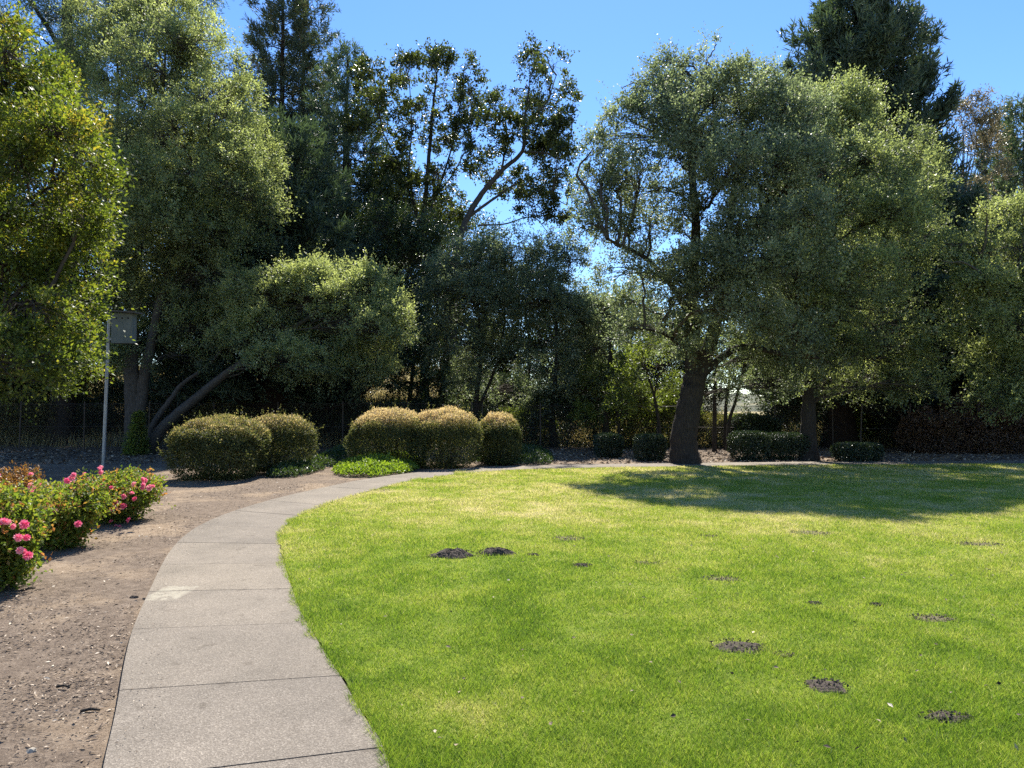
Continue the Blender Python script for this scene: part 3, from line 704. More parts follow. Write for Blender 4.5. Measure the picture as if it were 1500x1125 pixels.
# --- leaning tree
D = 25.6
b = gbase(210, D)
make_tree('leaning_oak', 'low oak leaning far over on slanting grey stems, bright crown behind the pair of bushes', 'tree',
          [([b] + stem_px([(240, 625), (285, 585), (330, 548), (372, 520, -.1), (430, 480, -.2), (490, 440, -.2)], D), .21, .06),
           ([b + np.array([.02, .25, 0])] + stem_px([(225, 622, .3), (250, 585, .4), (268, 562, .5), (310, 530, .5), (340, 490, .3)], D), .13, .04)],
          lobes_px([(400, 430, 62, 30), (350, 455, 42, 34), (445, 420, 52, 30), (500, 425, 52, 32), (540, 440, 44, 36), (575, 465, 28, 28), (470, 460, 75, 36), (400, 480, 62, 34), (540, 490, 50, 34), (480, 510, 80, 32), (420, 530, 56, 26), (540, 535, 38, 20), (345, 500, 35, 24), (500, 545, 50, 18), (583, 495, 20, 16), (545, 405, 14, 14), (450, 395, 16, 12)], D),
          M['oak_light'], M['bark_grey'], rc=.34, cover=3.4, L=.082, Wd=.042, tint=.66, limb_r=.035, lit_top_tint=.2, cull=.40, shoots=1.3)

# --- conifers at the left
def top_h(py, d): return P(0, py, d)[2]
def con(px, d, top, **k):
    b = gbase(px, d); return dict(base=b, height=top_h(top, d) - b[2], **k)
conifer('redwood_tree', 'tall ragged conifer with a thin open top, left one of the twin spires', mat=M['conifer_brown'], **con(408, 45, -70, rad=3.6, n_br=150, ragged=.5, sprays=26, tr=.36, low=.28, power=.55, tint=.5))
conifer('redwood_tree', 'tall ragged conifer with visible bare stem, right one of the twin spires', mat=M['conifer_brown'], **con(440, 47, -40, rad=3.9, n_br=150, ragged=.55, sprays=24, tr=.36, low=.25, power=.55, tint=.5))
conifer('redwood_tree', 'dense dark conifer behind the leaning oak, below and right of the twin spires', mat=M['conifer'], **con(405, 31.5, 190, rad=4.6, n_br=230, sprays=34, tr=.95, low=.12, power=.5, ragged=.3, tint=.42))
conifer('redwood_tree', 'dark broad conifer between the leaning oak and the open black oaks', mat=M['conifer'], **con(505, 41, 75, rad=5.0, n_br=200, sprays=30, tr=.5, low=.1, power=.75, ragged=.4, tint=.46))

# --- two open black oaks in the middle
D = 38
make_tree('black_oak', 'open black oak with upright dark stem and sky gaps, left of the leaning one', 'tree',
          [([gbase(626, D)] + stem_px([(622, 560), (625, 440), (622, 380), (621, 320), (628, 235), (634, 160), (640, 110)], D), .25, .04),
           (stem_px([(623, 380), (605, 300), (582, 235), (560, 190), (550, 130)], D), .075, .02), (stem_px([(622, 330), (650, 255), (668, 190), (678, 130)], D), .07, .02), (stem_px([(621, 350), (600, 260), (603, 190), (600, 120)], D), .06, .02), (stem_px([(585, 240), (550, 225), (520, 220)], D), .045, .015),
           (stem_px([(625, 300), (660, 260), (690, 205)], D), .06, .02)],
          lobes_px([(545, 105, 18, 22), (538, 145, 22, 22), (560, 140, 20, 20), (600, 105, 24, 18), (585, 125, 15, 13), (628, 82, 14, 18), (648, 95, 22, 20), (680, 105, 20, 22), (690, 140, 18, 24), (655, 130, 26, 20), (672, 165, 26, 20), (580, 170, 22, 18), (610, 160, 18, 16), (635, 175, 20, 18), (560, 185, 20, 14), (600, 205, 22, 18), (650, 205, 22, 18), (685, 195, 20, 18), (580, 255, 26, 26), (640, 260, 30, 26), (605, 290, 34, 28), (660, 300, 28, 26), (570, 310, 30, 26), (690, 230, 16, 18), (520, 175, 16, 14)], D, jit=.3),
          M['sparse'], M['bark'], rc=.36, cover=1.8, ntw=6, nlf=8, L=.15, Wd=.095, tint=.46, limb_r=.045, bottom=.9, shoots=.2)
D = 37
make_tree('black_oak', 'open black oak with pale leaning trunk bending right under a gappy crown', 'tree',
          [([gbase(655, D)] + stem_px([(660, 560), (664, 450), (667, 380), (682, 325), (705, 285), (735, 250), (765, 222), (768, 180), (775, 130)], D), .26, .05),
           (stem_px([(690, 315), (725, 290), (760, 270), (800, 285), (830, 300)], D), .08, .02), (stem_px([(700, 330), (740, 328), (780, 318), (806, 345)], D), .05, .015), (stem_px([(765, 222), (800, 225), (830, 235)], D), .06, .02), (stem_px([(735, 250), (742, 200), (738, 160)], D), .06, .02), (stem_px([(768, 190), (800, 150), (815, 110)], D), .06, .02)],
          lobes_px([(778, 82, 10, 14), (776, 100, 18, 16), (812, 100, 18, 20), (800, 130, 26, 22), (830, 135, 16, 18), (842, 155, 10, 10), (770, 135, 18, 16), (745, 145, 24, 18), (722, 160, 18, 18), (775, 165, 22, 16), (810, 165, 28, 20), (735, 185, 26, 18), (760, 195, 20, 16), (790, 195, 28, 20), (820, 195, 20, 22), (825, 225, 16, 16), (795, 225, 26, 16), (755, 225, 20, 14), (725, 215, 18, 16), (745, 265, 26, 18), (785, 265, 28, 20), (810, 275, 28, 24), (780, 295, 30, 20), (815, 305, 20, 16), (840, 270, 14, 16), (700, 250, 16, 20)], D, jit=.3),
          M['sparse'], M['bark_grey'], rc=.36, cover=1.9, ntw=6, nlf=8, L=.15, Wd=.095, tint=.40, limb_r=.045, bottom=.9, shoots=.2)

# --- shaded trees in the middle background
mid = [
    ('mid green tree behind the two-humped bush, under the open black oaks', 700, 30.5, [(690, 400, 48, 40), (735, 385, 42, 42), (655, 445, 40, 44), (700, 455, 56, 44), (745, 445, 48, 44), (670, 510, 46, 42), (730, 520, 50, 44), (690, 565, 40, 30), (745, 575, 40, 28), (650, 480, 30, 34), (760, 370, 26, 24)], 'oak', .58),
    ('dark shaded tree behind the small round bush', 812, 30, [(800, 400, 42, 38), (840, 390, 32, 32), (790, 455, 50, 44), (835, 450, 44, 42), (815, 510, 52, 42), (780, 545, 36, 34), (845, 550, 40, 34), (810, 590, 40, 22), (860, 480, 36, 40)], 'oak', .54),
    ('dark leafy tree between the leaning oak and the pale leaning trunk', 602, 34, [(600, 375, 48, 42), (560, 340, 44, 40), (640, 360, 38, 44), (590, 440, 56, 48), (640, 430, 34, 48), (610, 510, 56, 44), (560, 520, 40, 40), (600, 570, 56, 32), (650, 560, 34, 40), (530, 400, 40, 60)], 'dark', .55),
    ('dense tree close left of the big oak trunk', 890, 28.5, [(880, 470, 40, 34), (915, 500, 38, 34), (870, 520, 36, 32), (900, 560, 38, 26), (850, 580, 34, 28), (935, 460, 30, 24)], 'oak', .56)]
for lb, px, D, lob, mm, tn_ in mid:
    make_tree('live_oak', lb, 'tree', [([gbase(px, D)] + stem_px([(px - 3, 600), (px + 4, 520), (px, 440)], D), .15, .05), (stem_px([(px, 600), (px + 25, 540), (px + 40, 470)], D), .08, .03)], lobes_px(lob, D), M[mm], M['bark'], rc=.42, cover=2.7, L=.095, Wd=.05, tint=tn_, group='shaded oaks along the fence')

# --- young tree left of the big oak trunk
D = 25
make_tree('young_tree', 'slender young tree with thin forked stem and pale leaves left of the big oak trunk', 'tree',
          [([gbase(968, D)] + stem_px([(965, 620), (958, 580), (948, 545), (938, 500)], D), .07, .02), (stem_px([(958, 582), (964, 550), (975, 520)], D), .035, .012)],
          lobes_px([(940, 540, 24, 22), (970, 540, 24, 24), (915, 560, 18, 22), (955, 510, 30, 18), (905, 590, 18, 20), (985, 575, 14, 24), (930, 585, 20, 18)], D), M['young'], M['bark'], rc=.28, cover=1.6, ntw=6, nlf=7, L=.075, Wd=.045, tint=.5, limb_r=.02, twig_r=.007)

D = 28
make_tree('young_tree', 'thin young tree with pale yellow-green leaves above the small boxy bushes', 'tree',
          [([gbase(905, D)] + stem_px([(906, 620), (900, 570), (905, 530)], D), .06, .02), (stem_px([(903, 590), (885, 550), (880, 530)], D), .03, .012)],
          lobes_px([(900, 560, 26, 22), (880, 590, 24, 20), (915, 600, 24, 20), (940, 600, 22, 18), (870, 550, 18, 18), (925, 540, 22, 18), (860, 610, 20, 16)], D), M['young'], M['bark'], rc=.3, cover=1.8, ntw=7, nlf=8, L=.08, Wd=.048, tint=.45, limb_r=.02, twig_r=.007)

# --- the big oak on the right
D = 21
b = gbase(1004, D)
make_tree('live_oak', 'big live oak with thick dark trunk standing by the far lawn edge', 'tree',
          [([b] + stem_px([(1002, 640), (1010, 590), (1018, 552)], D), .41, .33),
           (stem_px([(1018, 560), (1014, 500), (1013, 430), (1020, 330), (1012, 220), (1030, 110)], D), .25, .05),
           (stem_px([(1018, 560), (1040, 505), (1055, 430), (1070, 320), (1088, 190)], D), .25, .05),
           (stem_px([(1030, 548), (1062, 520), (1095, 508), (1150, 520, -.5), (1200, 525, -1)], D), .13, .04),
           (stem_px([(1014, 470), (985, 420, -.5), (945, 378, -1), (890, 350, -1.5)], D), .12, .03), (stem_px([(1015, 520), (970, 488, -1), (920, 480, -2)], D), .08, .02), (stem_px([(1062, 400), (1110, 330), (1140, 250)], D), .12, .03)],
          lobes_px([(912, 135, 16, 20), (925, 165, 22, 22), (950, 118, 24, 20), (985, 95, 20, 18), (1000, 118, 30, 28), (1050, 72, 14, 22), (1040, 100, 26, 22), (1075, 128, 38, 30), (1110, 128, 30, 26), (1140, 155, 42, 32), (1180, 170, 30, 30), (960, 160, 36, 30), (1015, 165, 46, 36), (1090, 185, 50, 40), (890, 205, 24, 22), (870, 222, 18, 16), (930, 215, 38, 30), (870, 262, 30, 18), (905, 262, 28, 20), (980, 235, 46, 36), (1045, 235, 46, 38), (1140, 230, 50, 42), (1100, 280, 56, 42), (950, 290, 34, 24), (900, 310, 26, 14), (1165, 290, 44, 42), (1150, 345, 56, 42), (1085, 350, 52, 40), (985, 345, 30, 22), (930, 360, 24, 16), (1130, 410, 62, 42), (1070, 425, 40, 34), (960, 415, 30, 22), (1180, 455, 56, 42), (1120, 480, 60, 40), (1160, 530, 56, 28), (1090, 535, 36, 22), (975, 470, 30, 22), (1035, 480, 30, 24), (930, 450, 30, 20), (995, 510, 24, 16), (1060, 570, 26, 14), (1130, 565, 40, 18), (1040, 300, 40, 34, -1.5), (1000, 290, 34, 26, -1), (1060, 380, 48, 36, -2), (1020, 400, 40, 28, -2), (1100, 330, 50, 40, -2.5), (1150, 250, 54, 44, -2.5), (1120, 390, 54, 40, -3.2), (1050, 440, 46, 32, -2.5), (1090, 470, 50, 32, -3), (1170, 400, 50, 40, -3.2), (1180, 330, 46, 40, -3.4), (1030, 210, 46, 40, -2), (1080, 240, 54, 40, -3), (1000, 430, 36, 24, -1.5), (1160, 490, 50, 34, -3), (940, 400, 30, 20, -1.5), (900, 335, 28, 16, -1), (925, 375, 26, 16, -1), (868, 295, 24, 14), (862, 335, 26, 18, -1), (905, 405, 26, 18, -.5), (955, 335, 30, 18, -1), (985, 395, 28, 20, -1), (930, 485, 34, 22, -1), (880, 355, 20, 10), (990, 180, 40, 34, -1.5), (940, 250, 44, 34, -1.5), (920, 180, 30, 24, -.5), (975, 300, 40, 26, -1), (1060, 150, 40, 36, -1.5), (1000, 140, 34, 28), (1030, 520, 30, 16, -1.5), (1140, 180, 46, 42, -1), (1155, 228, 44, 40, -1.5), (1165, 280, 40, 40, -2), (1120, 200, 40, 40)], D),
          M['oak'], M['bark'], rc=.38, cover=2.9, L=.085, Wd=.043, tint=.56, limb_r=.06, lit_top_tint=.15, cull=.41)

# --- second oak with trunk
D = 22.6
b = gbase(1183, D)
make_tree('live_oak', 'broad live oak with straight fluted trunk, right of the thick dark trunk', 'tree',
          [([b] + stem_px([(1183, 630), (1186, 580), (1192, 520), (1205, 420), (1225, 310), (1245, 200)], D), .27, .06), (stem_px([(1192, 520), (1240, 440), (1290, 360), (1310, 280)], D), .13, .04), (stem_px([(1190, 540), (1250, 500), (1310, 470)], D), .10, .03)],
          lobes_px([(1198, 165, 34, 30), (1212, 215, 40, 36, -1.5), (1185, 235, 36, 40, -1), (1250, 140, 22, 24), (1232, 165, 38, 28), (1275, 165, 34, 30), (1205, 195, 36, 34), (1300, 195, 34, 32), (1250, 210, 52, 36), (1325, 225, 32, 32), (1345, 255, 26, 30), (1290, 255, 50, 40), (1215, 255, 46, 40), (1250, 310, 60, 44), (1320, 310, 46, 42), (1190, 320, 36, 42), (1225, 375, 56, 42), (1295, 380, 56, 42), (1345, 360, 34, 34), (1260, 440, 62, 40), (1200, 440, 40, 38), (1325, 440, 40, 30), (1360, 425, 18, 14), (1290, 495, 56, 36), (1230, 510, 52, 34), (1340, 490, 30, 28), (1215, 565, 44, 22), (1280, 560, 50, 24), (1330, 545, 34, 26), (1260, 240, 54, 40, -3), (1300, 320, 54, 40, -3.5), (1230, 300, 50, 40, -3.5), (1270, 400, 60, 40, -4), (1330, 290, 40, 36, -2.5), (1225, 430, 50, 36, -4), (1300, 470, 50, 34, -4), (1372, 520, 34, 28, -1), (1388, 565, 30, 22, -1), (1345, 575, 40, 22, -1.5), (1360, 470, 30, 26, -1)], D),
          M['oak_light'], M['bark'], rc=.38, cover=2.9, L=.08, Wd=.042, tint=.42, lit_top_tint=.16)

# --- redwoods behind the right oaks
conifer('redwood_tree', 'huge dense redwood towering above the right oaks', mat=M['conifer'], **con(1265, 36, -62, rad=6.2, n_br=300, sprays=30, tr=.55, low=.08, power=.71, ragged=.36, tint=.5, L=.40, Wd=.07, tip=1.3, tsz=1.6, ne=58, rmax=4.0))
conifer('redwood_tree', 'dark redwood whose wide black trunk shows between the two right oaks', mat=M['conifer'], **con(1229, 29.5, 330, rad=3.2, n_br=150, sprays=30, tr=.62, low=.22, power=.4, tint=.4))
conifer('redwood_tree', 'black shaded redwood with low skirts right of the fluted oak trunk', mat=M['conifer'], **con(1395, 29, 300, rad=3.6, n_br=220, sprays=34, tr=.4, low=.14, power=.45, tint=.36))
conifer('redwood_tree', 'slim pointed conifer near the right edge of the sky', mat=M['conifer'], **con(1472, 44, 165, rad=2.4, n_br=150, sprays=26, tr=.3, low=.1, power=.8, tint=.5))
conifer('redwood_tree', 'pointed conifer cut off by the right edge of the photo', mat=M['conifer'], **con(1512, 38, 150, rad=3.0, n_br=150, sprays=26, tr=.3, low=.1, power=.8, tint=.5))
# --- brown half-bare tree
D = 35
b = gbase(1415, D)
stm = [([b] + stem_px([(1415, 500), (1410, 380), (1412, 300)], D), .22, .12)]
for k in range(15):
    x = 1388 + k * 4.6 + rng.normal(0, 4); top = 172 + abs(k - 7) * 3 + abs(rng.normal(0, 9)); y0 = 350 - rng.random() * 60
    m = (x - 1411) * (.30 + .2 * rng.random())
    stm.append((stem_px([(1411 + rng.normal(0, 2), y0), (1411 + m + rng.normal(0, 2), y0 - 45 - 20 * rng.random()), (x + rng.normal(0, 4), 225 + rng.normal(0, 8)), (x + rng.normal(0, 6), top)], D + rng.normal(0, .5)), .034, .008))
make_tree('half_bare_tree', 'brown half-bare tree with fanned thin twigs right of the huge redwood', 'tree', stm,
          lobes_px([(1402, 165, 18, 13), (1425, 160, 22, 14), (1445, 172, 18, 14), (1440, 195, 22, 16), (1393, 185, 14, 14), (1450, 220, 18, 20), (1455, 260, 16, 20), (1388, 215, 10, 12), (1415, 185, 20, 14), (1405, 225, 14, 12), (1430, 215, 14, 16), (1400, 270, 12, 16), (1430, 285, 16, 16)], D), M['brownleaf'], M['bark_grey'], rc=.42, cover=1.7, ntw=7, nlf=7, L=.12, Wd=.05, tint=.5, limb_r=.02)

# --- bright oak at the right edge
D = 20.5
b = gbase(1590, D)
make_tree('live_oak', 'bright grey-green live oak hanging in from the right edge', 'tree',
          [([b] + stem_px([(1585, 560), (1560, 450), (1530, 350), (1500, 260)], D), .3, .06), (stem_px([(1565, 470), (1510, 420), (1440, 380)], D), .10, .03), (stem_px([(1575, 520), (1520, 500), (1470, 490)], D), .09, .03)],
          lobes_px([(1440, 315, 36, 24), (1475, 325, 36, 30), (1410, 365, 30, 24), (1450, 370, 44, 34), (1500, 375, 44, 40), (1425, 420, 36, 28), (1475, 430, 50, 38), (1520, 440, 44, 40), (1440, 470, 36, 30), (1490, 490, 50, 36), (1455, 525, 34, 28), (1505, 550, 46, 34), (1465, 580, 36, 24), (1510, 600, 40, 22), (1550, 350, 50, 60), (1570, 480, 50, 70), (1385, 360, 18, 10), (1378, 385, 14, 10)], D),
          M['oak_light'], M['bark_grey'], rc=.36, cover=3.0, L=.085, Wd=.044, tint=.56, lit_top_tint=.16)

# --- trees beyond the frame on either side, and the far dark row behind the fence
D = 27
far_lobes = [(-80, -330, 90, 60), (20, -380, 90, 60), (90, -310, 80, 60), (-60, -230, 110, 70), (60, -220, 110, 70), (-90, -130, 90, 60), (20, -130, 100, 60), (100, -140, 80, 60), (0, -60, 90, 40)]
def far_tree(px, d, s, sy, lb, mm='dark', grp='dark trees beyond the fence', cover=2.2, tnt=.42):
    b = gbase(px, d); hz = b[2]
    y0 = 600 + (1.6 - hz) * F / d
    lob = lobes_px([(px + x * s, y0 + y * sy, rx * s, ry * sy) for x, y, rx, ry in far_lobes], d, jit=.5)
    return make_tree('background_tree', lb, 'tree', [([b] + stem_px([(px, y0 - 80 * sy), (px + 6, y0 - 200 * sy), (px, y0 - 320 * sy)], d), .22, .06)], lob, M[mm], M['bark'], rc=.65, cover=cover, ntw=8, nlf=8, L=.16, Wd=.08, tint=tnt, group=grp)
far_tree(-60, 33, .9, 1.25, 'dark background tree beyond the fence, behind the yellow-green tree')
far_tree(40, 36, .8, .72, 'low background tree beyond the fence, below the yellow-green crown')
far_tree(120, 38, .85, 1.1, 'dark background tree beyond the fence, behind the box on the pole')
far_tree(290, 37, .85, 1.05, 'dark background tree beyond the fence, behind the slanting grey stems')
far_tree(520, 42, .8, .8, 'dark background tree beyond the fence, behind the leaning oak crown')
far_tree(650, 44, .7, .62, 'dark background tree beyond the fence, behind the pale leaning trunk')
far_tree(770, 43, .6, .5, 'low background tree beyond the fence, above the small round bush')
far_tree(1015, 47, .45, .40, 'low background tree beyond the fence, behind the thick oak trunk')
far_tree(1185, 47, .5, .42, 'low background tree beyond the fence, behind the fluted trunk')
far_tree(860, 46, .5, .42, 'low background tree beyond the fence, over the left small boxy bush')
far_tree(930, 45, .6, .42, 'low background tree beyond the fence, left of the thick oak trunk')
far_tree(1150, 40, .32, .75, 'narrow background tree beyond the fence, between the two right oak trunks')
far_tree(1330, 41, .85, .85, 'dark background tree beyond the fence, behind the fluted oak')
far_tree(1480, 38, .7, .78, 'dark background tree beyond the fence, behind the bright right-edge oak')
far_tree(1640, 30, .8, .9, 'dark background tree outside the right edge by the bright oak')
far_tree(-260, 26, .9, 1.3, 'dark background tree outside the left edge by the yellow-green tree')
# a few bare slim stems in the gap right of the big trunk
for lb, px, d, pts in (('slim bare-stemmed sapling just right of the thick dark trunk', 1046, 27, [(1046, 620), (1047, 570), (1050, 520)]), ('slim bare-stemmed sapling, middle of the pale gap', 1063, 28, [(1063, 600), (1068, 560), (1072, 520)]), ('slim sapling slanting right across the pale gap', 1066, 27.5, [(1068, 620), (1078, 585), (1090, 535)])):
    make_tree('sapling', lb, 'tree', [([gbase(px, d)] + stem_px(pts, d), .075, .045)], lobes_px([(pts[-1][0], 515, 24, 18), (pts[-1][0] + 12, 535, 20, 12)], d), M['young'], M['bark'], rc=.3, cover=1.5, ntw=6, nlf=7, L=.08, Wd=.045, group='slim saplings in the gap')

# ------------------------------------------------------------------ shrubs
def shrub(name, label, cat, c, rx, ry, h, p, mat, n=16000, L=.045, Wd=.024, tint=.45, top=.0, group=None, under=.0, wob=.06, shoots=0, bseed=0, ori=(.25, 1.1, .45), taper=.0):
    """clipped or loose shrub > stems, foliage; p is the squareness"""
    c = np.array(c, float); root = empty(name, c, label, cat, group)
    d = rdir(n); d[:, 2] = np.abs(d[:, 2]) * np.where(rng.random(n) < .28, -1, 1); d = norm(d)
    pe = np.where(d[:, 2] > 0, p, max(p, 4.0)); s = (np.abs(d[:, 0]) ** pe + np.abs(d[:, 1]) ** pe + np.abs(d[:, 2]) ** pe) ** (-1 / pe)
    k = np.clip(1 - np.abs(rng.normal(0, .085, n)) + .05 * (rng.random(n) < .15), .3, 1.06); deep = rng.random(n) < .25; k[deep] = .3 + .65 * rng.random(deep.sum())
    u = d * s[:, None]
    bump = 1 + wob * 2 * (fbm(u[:, 0] * 2.2 + c[0] * 3, u[:, 2] * 2.2 + u[:, 1] * 2.2, int(abs(c[0] * 10)) + 1, 3) - .5)
    u = u * (k * bump)[:, None]
    ctr = (h + under) / 2; hh = (h - under) / 2
    sc = 1 - taper * np.clip(-u[:, 2], 0, 1)
    pos = np.c_[u[:, 0] * rx * sc, u[:, 1] * ry * sc, ctr + u[:, 2] * hh]
    nrm = norm(d / np.array([rx, ry, hh]))
    a = nrm * ori[0] + rng.normal(0, .55, (n, 3)) + np.array([0, 0, .2]); nn = nrm * ori[1] + rng.normal(0, ori[2], (n, 3)) + np.array([0, 0, .2])
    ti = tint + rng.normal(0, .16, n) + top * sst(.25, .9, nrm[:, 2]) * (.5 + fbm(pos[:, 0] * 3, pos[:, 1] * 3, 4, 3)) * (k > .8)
    l = L * (.6 + .8 * rng.random(n)); w = Wd * (.7 + .6 * rng.random(n))
    if shoots:
        m = shoots; i = rng.integers(0, n, m); q_ = 7
        dr = norm(nrm[i] * .5 + rng.normal(0, .35, (m, 3)) + np.array([0, 0, .7])); t = np.linspace(.02, .28, q_)
        sp = (pos[i][:, None] + dr[:, None] * t[None, :, None]).reshape(-1, 3)
        pos = np.r_[pos, sp]; a = np.r_[a, np.repeat(dr, q_, 0) * .4 + rng.normal(0, .5, (m * q_, 3))]; nn = np.r_[nn, rng.normal(0, .6, (m * q_, 3)) + [0, 0, .5]]
        ti = np.r_[ti, tint + .12 + rng.normal(0, .15, m * q_)]; l = np.r_[l, L * (.6 + .7 * rng.random(m * q_))]; w = np.r_[w, Wd * (.7 + .5 * rng.random(m * q_))]
    pos[:, 2] = np.maximum(pos[:, 2], .015)
    V, f = leaf_quads(pos + c, a, nn, l, w)
    # stems
    ns = 16; e = pos[rng.integers(0, n, ns)]; b0 = np.c_[rng.normal(0, .12 * rx, ns), rng.normal(0, .12 * ry, ns), np.full(ns, -.05)]
    pth = np.stack([b0, b0 * .6 + e * .4 + np.array([0, 0, .05]), e * .92], 1) + c
    Vt, qt = tubes(pth, np.array([.02, .013, .006])[None] * np.ones((ns, 1)), 5)
    mesh_obj('stems', Vt, qt, M['twig'], root)
    mesh_obj('foliage', V, f, mat, root, tint=np.clip(ti, 0, 1))
    return root

def shrub_px(name, label, cat, px, w_px, base_y, top_y, depth, mat, **k):
    g = G(px, base_y); d = g[1] + depth; dc = d
    s = dc / F; c = np.array([(px - 750) / F * dc, dc, 0]); h = (600 - top_y) * s + 1.6
    return shrub(name, label, cat, c, w_px / 2 * s, depth, h, k.pop('p', 3.0), mat, **k)
GB = 'clipped mounds beside the path'
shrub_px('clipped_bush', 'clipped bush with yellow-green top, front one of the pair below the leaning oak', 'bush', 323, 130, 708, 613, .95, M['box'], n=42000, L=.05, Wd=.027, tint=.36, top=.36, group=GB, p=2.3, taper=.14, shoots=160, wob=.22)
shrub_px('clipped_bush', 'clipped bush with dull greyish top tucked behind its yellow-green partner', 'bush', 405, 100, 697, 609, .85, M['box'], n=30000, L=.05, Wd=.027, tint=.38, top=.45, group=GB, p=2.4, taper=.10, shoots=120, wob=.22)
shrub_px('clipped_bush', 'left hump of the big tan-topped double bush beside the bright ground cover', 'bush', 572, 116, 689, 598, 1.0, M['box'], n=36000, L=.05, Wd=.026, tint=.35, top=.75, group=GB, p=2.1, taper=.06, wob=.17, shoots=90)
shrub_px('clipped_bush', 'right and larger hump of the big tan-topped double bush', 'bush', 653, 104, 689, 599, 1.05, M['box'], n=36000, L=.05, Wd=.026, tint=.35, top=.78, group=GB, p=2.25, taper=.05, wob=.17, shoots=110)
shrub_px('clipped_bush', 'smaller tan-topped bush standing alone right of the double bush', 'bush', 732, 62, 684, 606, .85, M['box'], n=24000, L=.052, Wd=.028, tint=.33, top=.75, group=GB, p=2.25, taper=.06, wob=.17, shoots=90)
GD = 'dark boxy hedges under the right oaks'
for lb, px, w, by, ty, dep, n in (('small dark boxy bush, farther from the thick oak trunk', 891, 40, 672, 636, .45, 9000), ('small dark boxy bush closest to the left side of the thick oak trunk', 951, 42, 676, 637, .45, 9000),
                                  ('dark boxy hedge block right of the thick trunk, left half of a touching pair', 1096, 52, 676, 633, .55, 12000), ('dark boxy hedge block touching the fluted oak trunk, right half of a pair', 1150, 60, 675, 635, .55, 13000),
                                  ('low dark hedge block right of the fluted trunk', 1246, 44, 678, 650, .5, 9000), ('low dark hedge block at the end of the row, nearest the brown fence', 1272, 26, 677, 650, .45, 6000)):
    shrub_px('boxy_hedge', lb, 'hedge', px, w, by, ty, dep, M['box_dark'], n=n, L=.06, Wd=.034, tint=.48, group=GD, p=5.0, wob=.04, taper=.06)

# wild shrubs along the fence
fs = [(-20, 34, 1.9, 2.6, 'box_dark', 'dark tall shrub on the bank beyond the fence, farthest toward the left edge'), (60, 34.5, 1.9, 2.7, 'box_dark', 'dark tall shrub on the bank left of the pole'), (150, 34.2, 1.8, 2.5, 'dryshrub', 'dull tall shrub on the bank right behind the pole'), (250, 34.5, 1.9, 2.7, 'box_dark', 'dark tall shrub on the bank behind the slanting stems'), (335, 34.2, 1.8, 2.5, 'box_dark', 'dark tall shrub on the bank above the yellow-green bush'), (735, 33, 1.4, 2.3, 'box_dark', 'dark tall shrub behind the small tan-topped bush'), (690, 33.5, 1.4, 2.5, 'box_dark', 'dark tall shrub behind the right hump of the double bush'), (790, 32.5, 1.4, 2.3, 'box_dark', 'dark tall shrub right of the small tan-topped bush'), (40, 31, 1.7, 2.1, 'dryshrub', 'dry wild shrub by the fence below the yellow-green tree'), (110, 32, 1.6, 2.1, 'box_dark', 'dark wild shrub by the fence left of the pole'), (340, 31, 1.6, 2.1, 'dryshrub', 'dry leafy shrub by the fence above the yellow-green bush'), (470, 31, 1.8, 2.1, 'box_dark', 'dark wild shrub by the fence left of the double bush'), (560, 30.5, 1.7, 1.6, 'box_dark', 'dark wild shrub by the fence behind the double bush'),
      (690, 31, 1.4, 1.4, 'box_dark', 'dark wild shrub by the fence right behind the double bush'), (770, 31, 1.3, 1.9, 'young', 'pale wild shrub by the fence right of the small tan-topped bush'), (825, 30, 1.5, 2.3, 'box_dark', 'dark wild shrub by the fence left of the small boxy bushes'), (880, 30, 1.3, 2.8, 'box_dark', 'tall dark wild shrub behind the small boxy bushes'), (925, 29.5, 1.1, 2.5, 'young', 'pale green wild shrub between the small boxy bushes'),
      (985, 30, 1.2, 2.7, 'young', 'pale wild shrub directly behind the thick oak trunk'), (1040, 30, 1.2, 1.5, 'dryshrub', 'wild shrub under the slim saplings'), (1090, 30.5, 1.4, 1.35, 'young', 'sunlit wild shrub below the pale gap'), (1275, 31, 1.3, 1.9, 'young', 'sunlit wild shrub between the redwood trunk and the brown fence'), (1330, 30.5, 1.6, 1.3, 'box_dark', 'dark wild shrub by the fence right of the low hedge'), (1420, 29.5, 1.6, 1.8, 'dryshrub', 'dry brown shrub by the fence near the right edge'), (1490, 29.5, 1.6, 1.9, 'box_dark', 'dark wild shrub by the fence at the right edge'), (1375, 30, 1.1, 1.6, 'dryshrub', 'dry twiggy shrub by the fence in the right shade'),
      (1365, 26.2, 1.0, 1.5, 'vine', 'reddish-brown vine mound on the right fence, nearest the low hedge'), (1420, 26.2, 1.1, 1.75, 'vine', 'reddish-brown vine mound on the right fence, tallest of three'), (1480, 26.2, 1.2, 1.6, 'vine', 'reddish-brown vine mound on the right fence at the edge'), (1105, 29, 1.0, 1.3, 'box_dark', 'dark wild shrub peeking over the boxy pair'), (950, 30.5, 1.3, 2.2, 'dryshrub', 'leafy wild shrub left behind the thick oak trunk'), (1180, 30, 1.5, 1.7, 'box_dark', 'dark wild shrub behind the fluted oak trunk'), (200, 33, 1.9, 2.1, 'box_dark', 'dark wild shrub by the fence behind the many-stemmed oak'), (270, 32.5, 1.7, 2.1, 'box_dark', 'dark wild shrub by the fence behind the slanting stems'), (420, 32.5, 1.6, 2.1, 'box_dark', 'dark wild shrub against the wide black conifer trunk'), (640, 32, 1.5, 1.9, 'box_dark', 'tall dark wild shrub behind the notch of the double bush')]
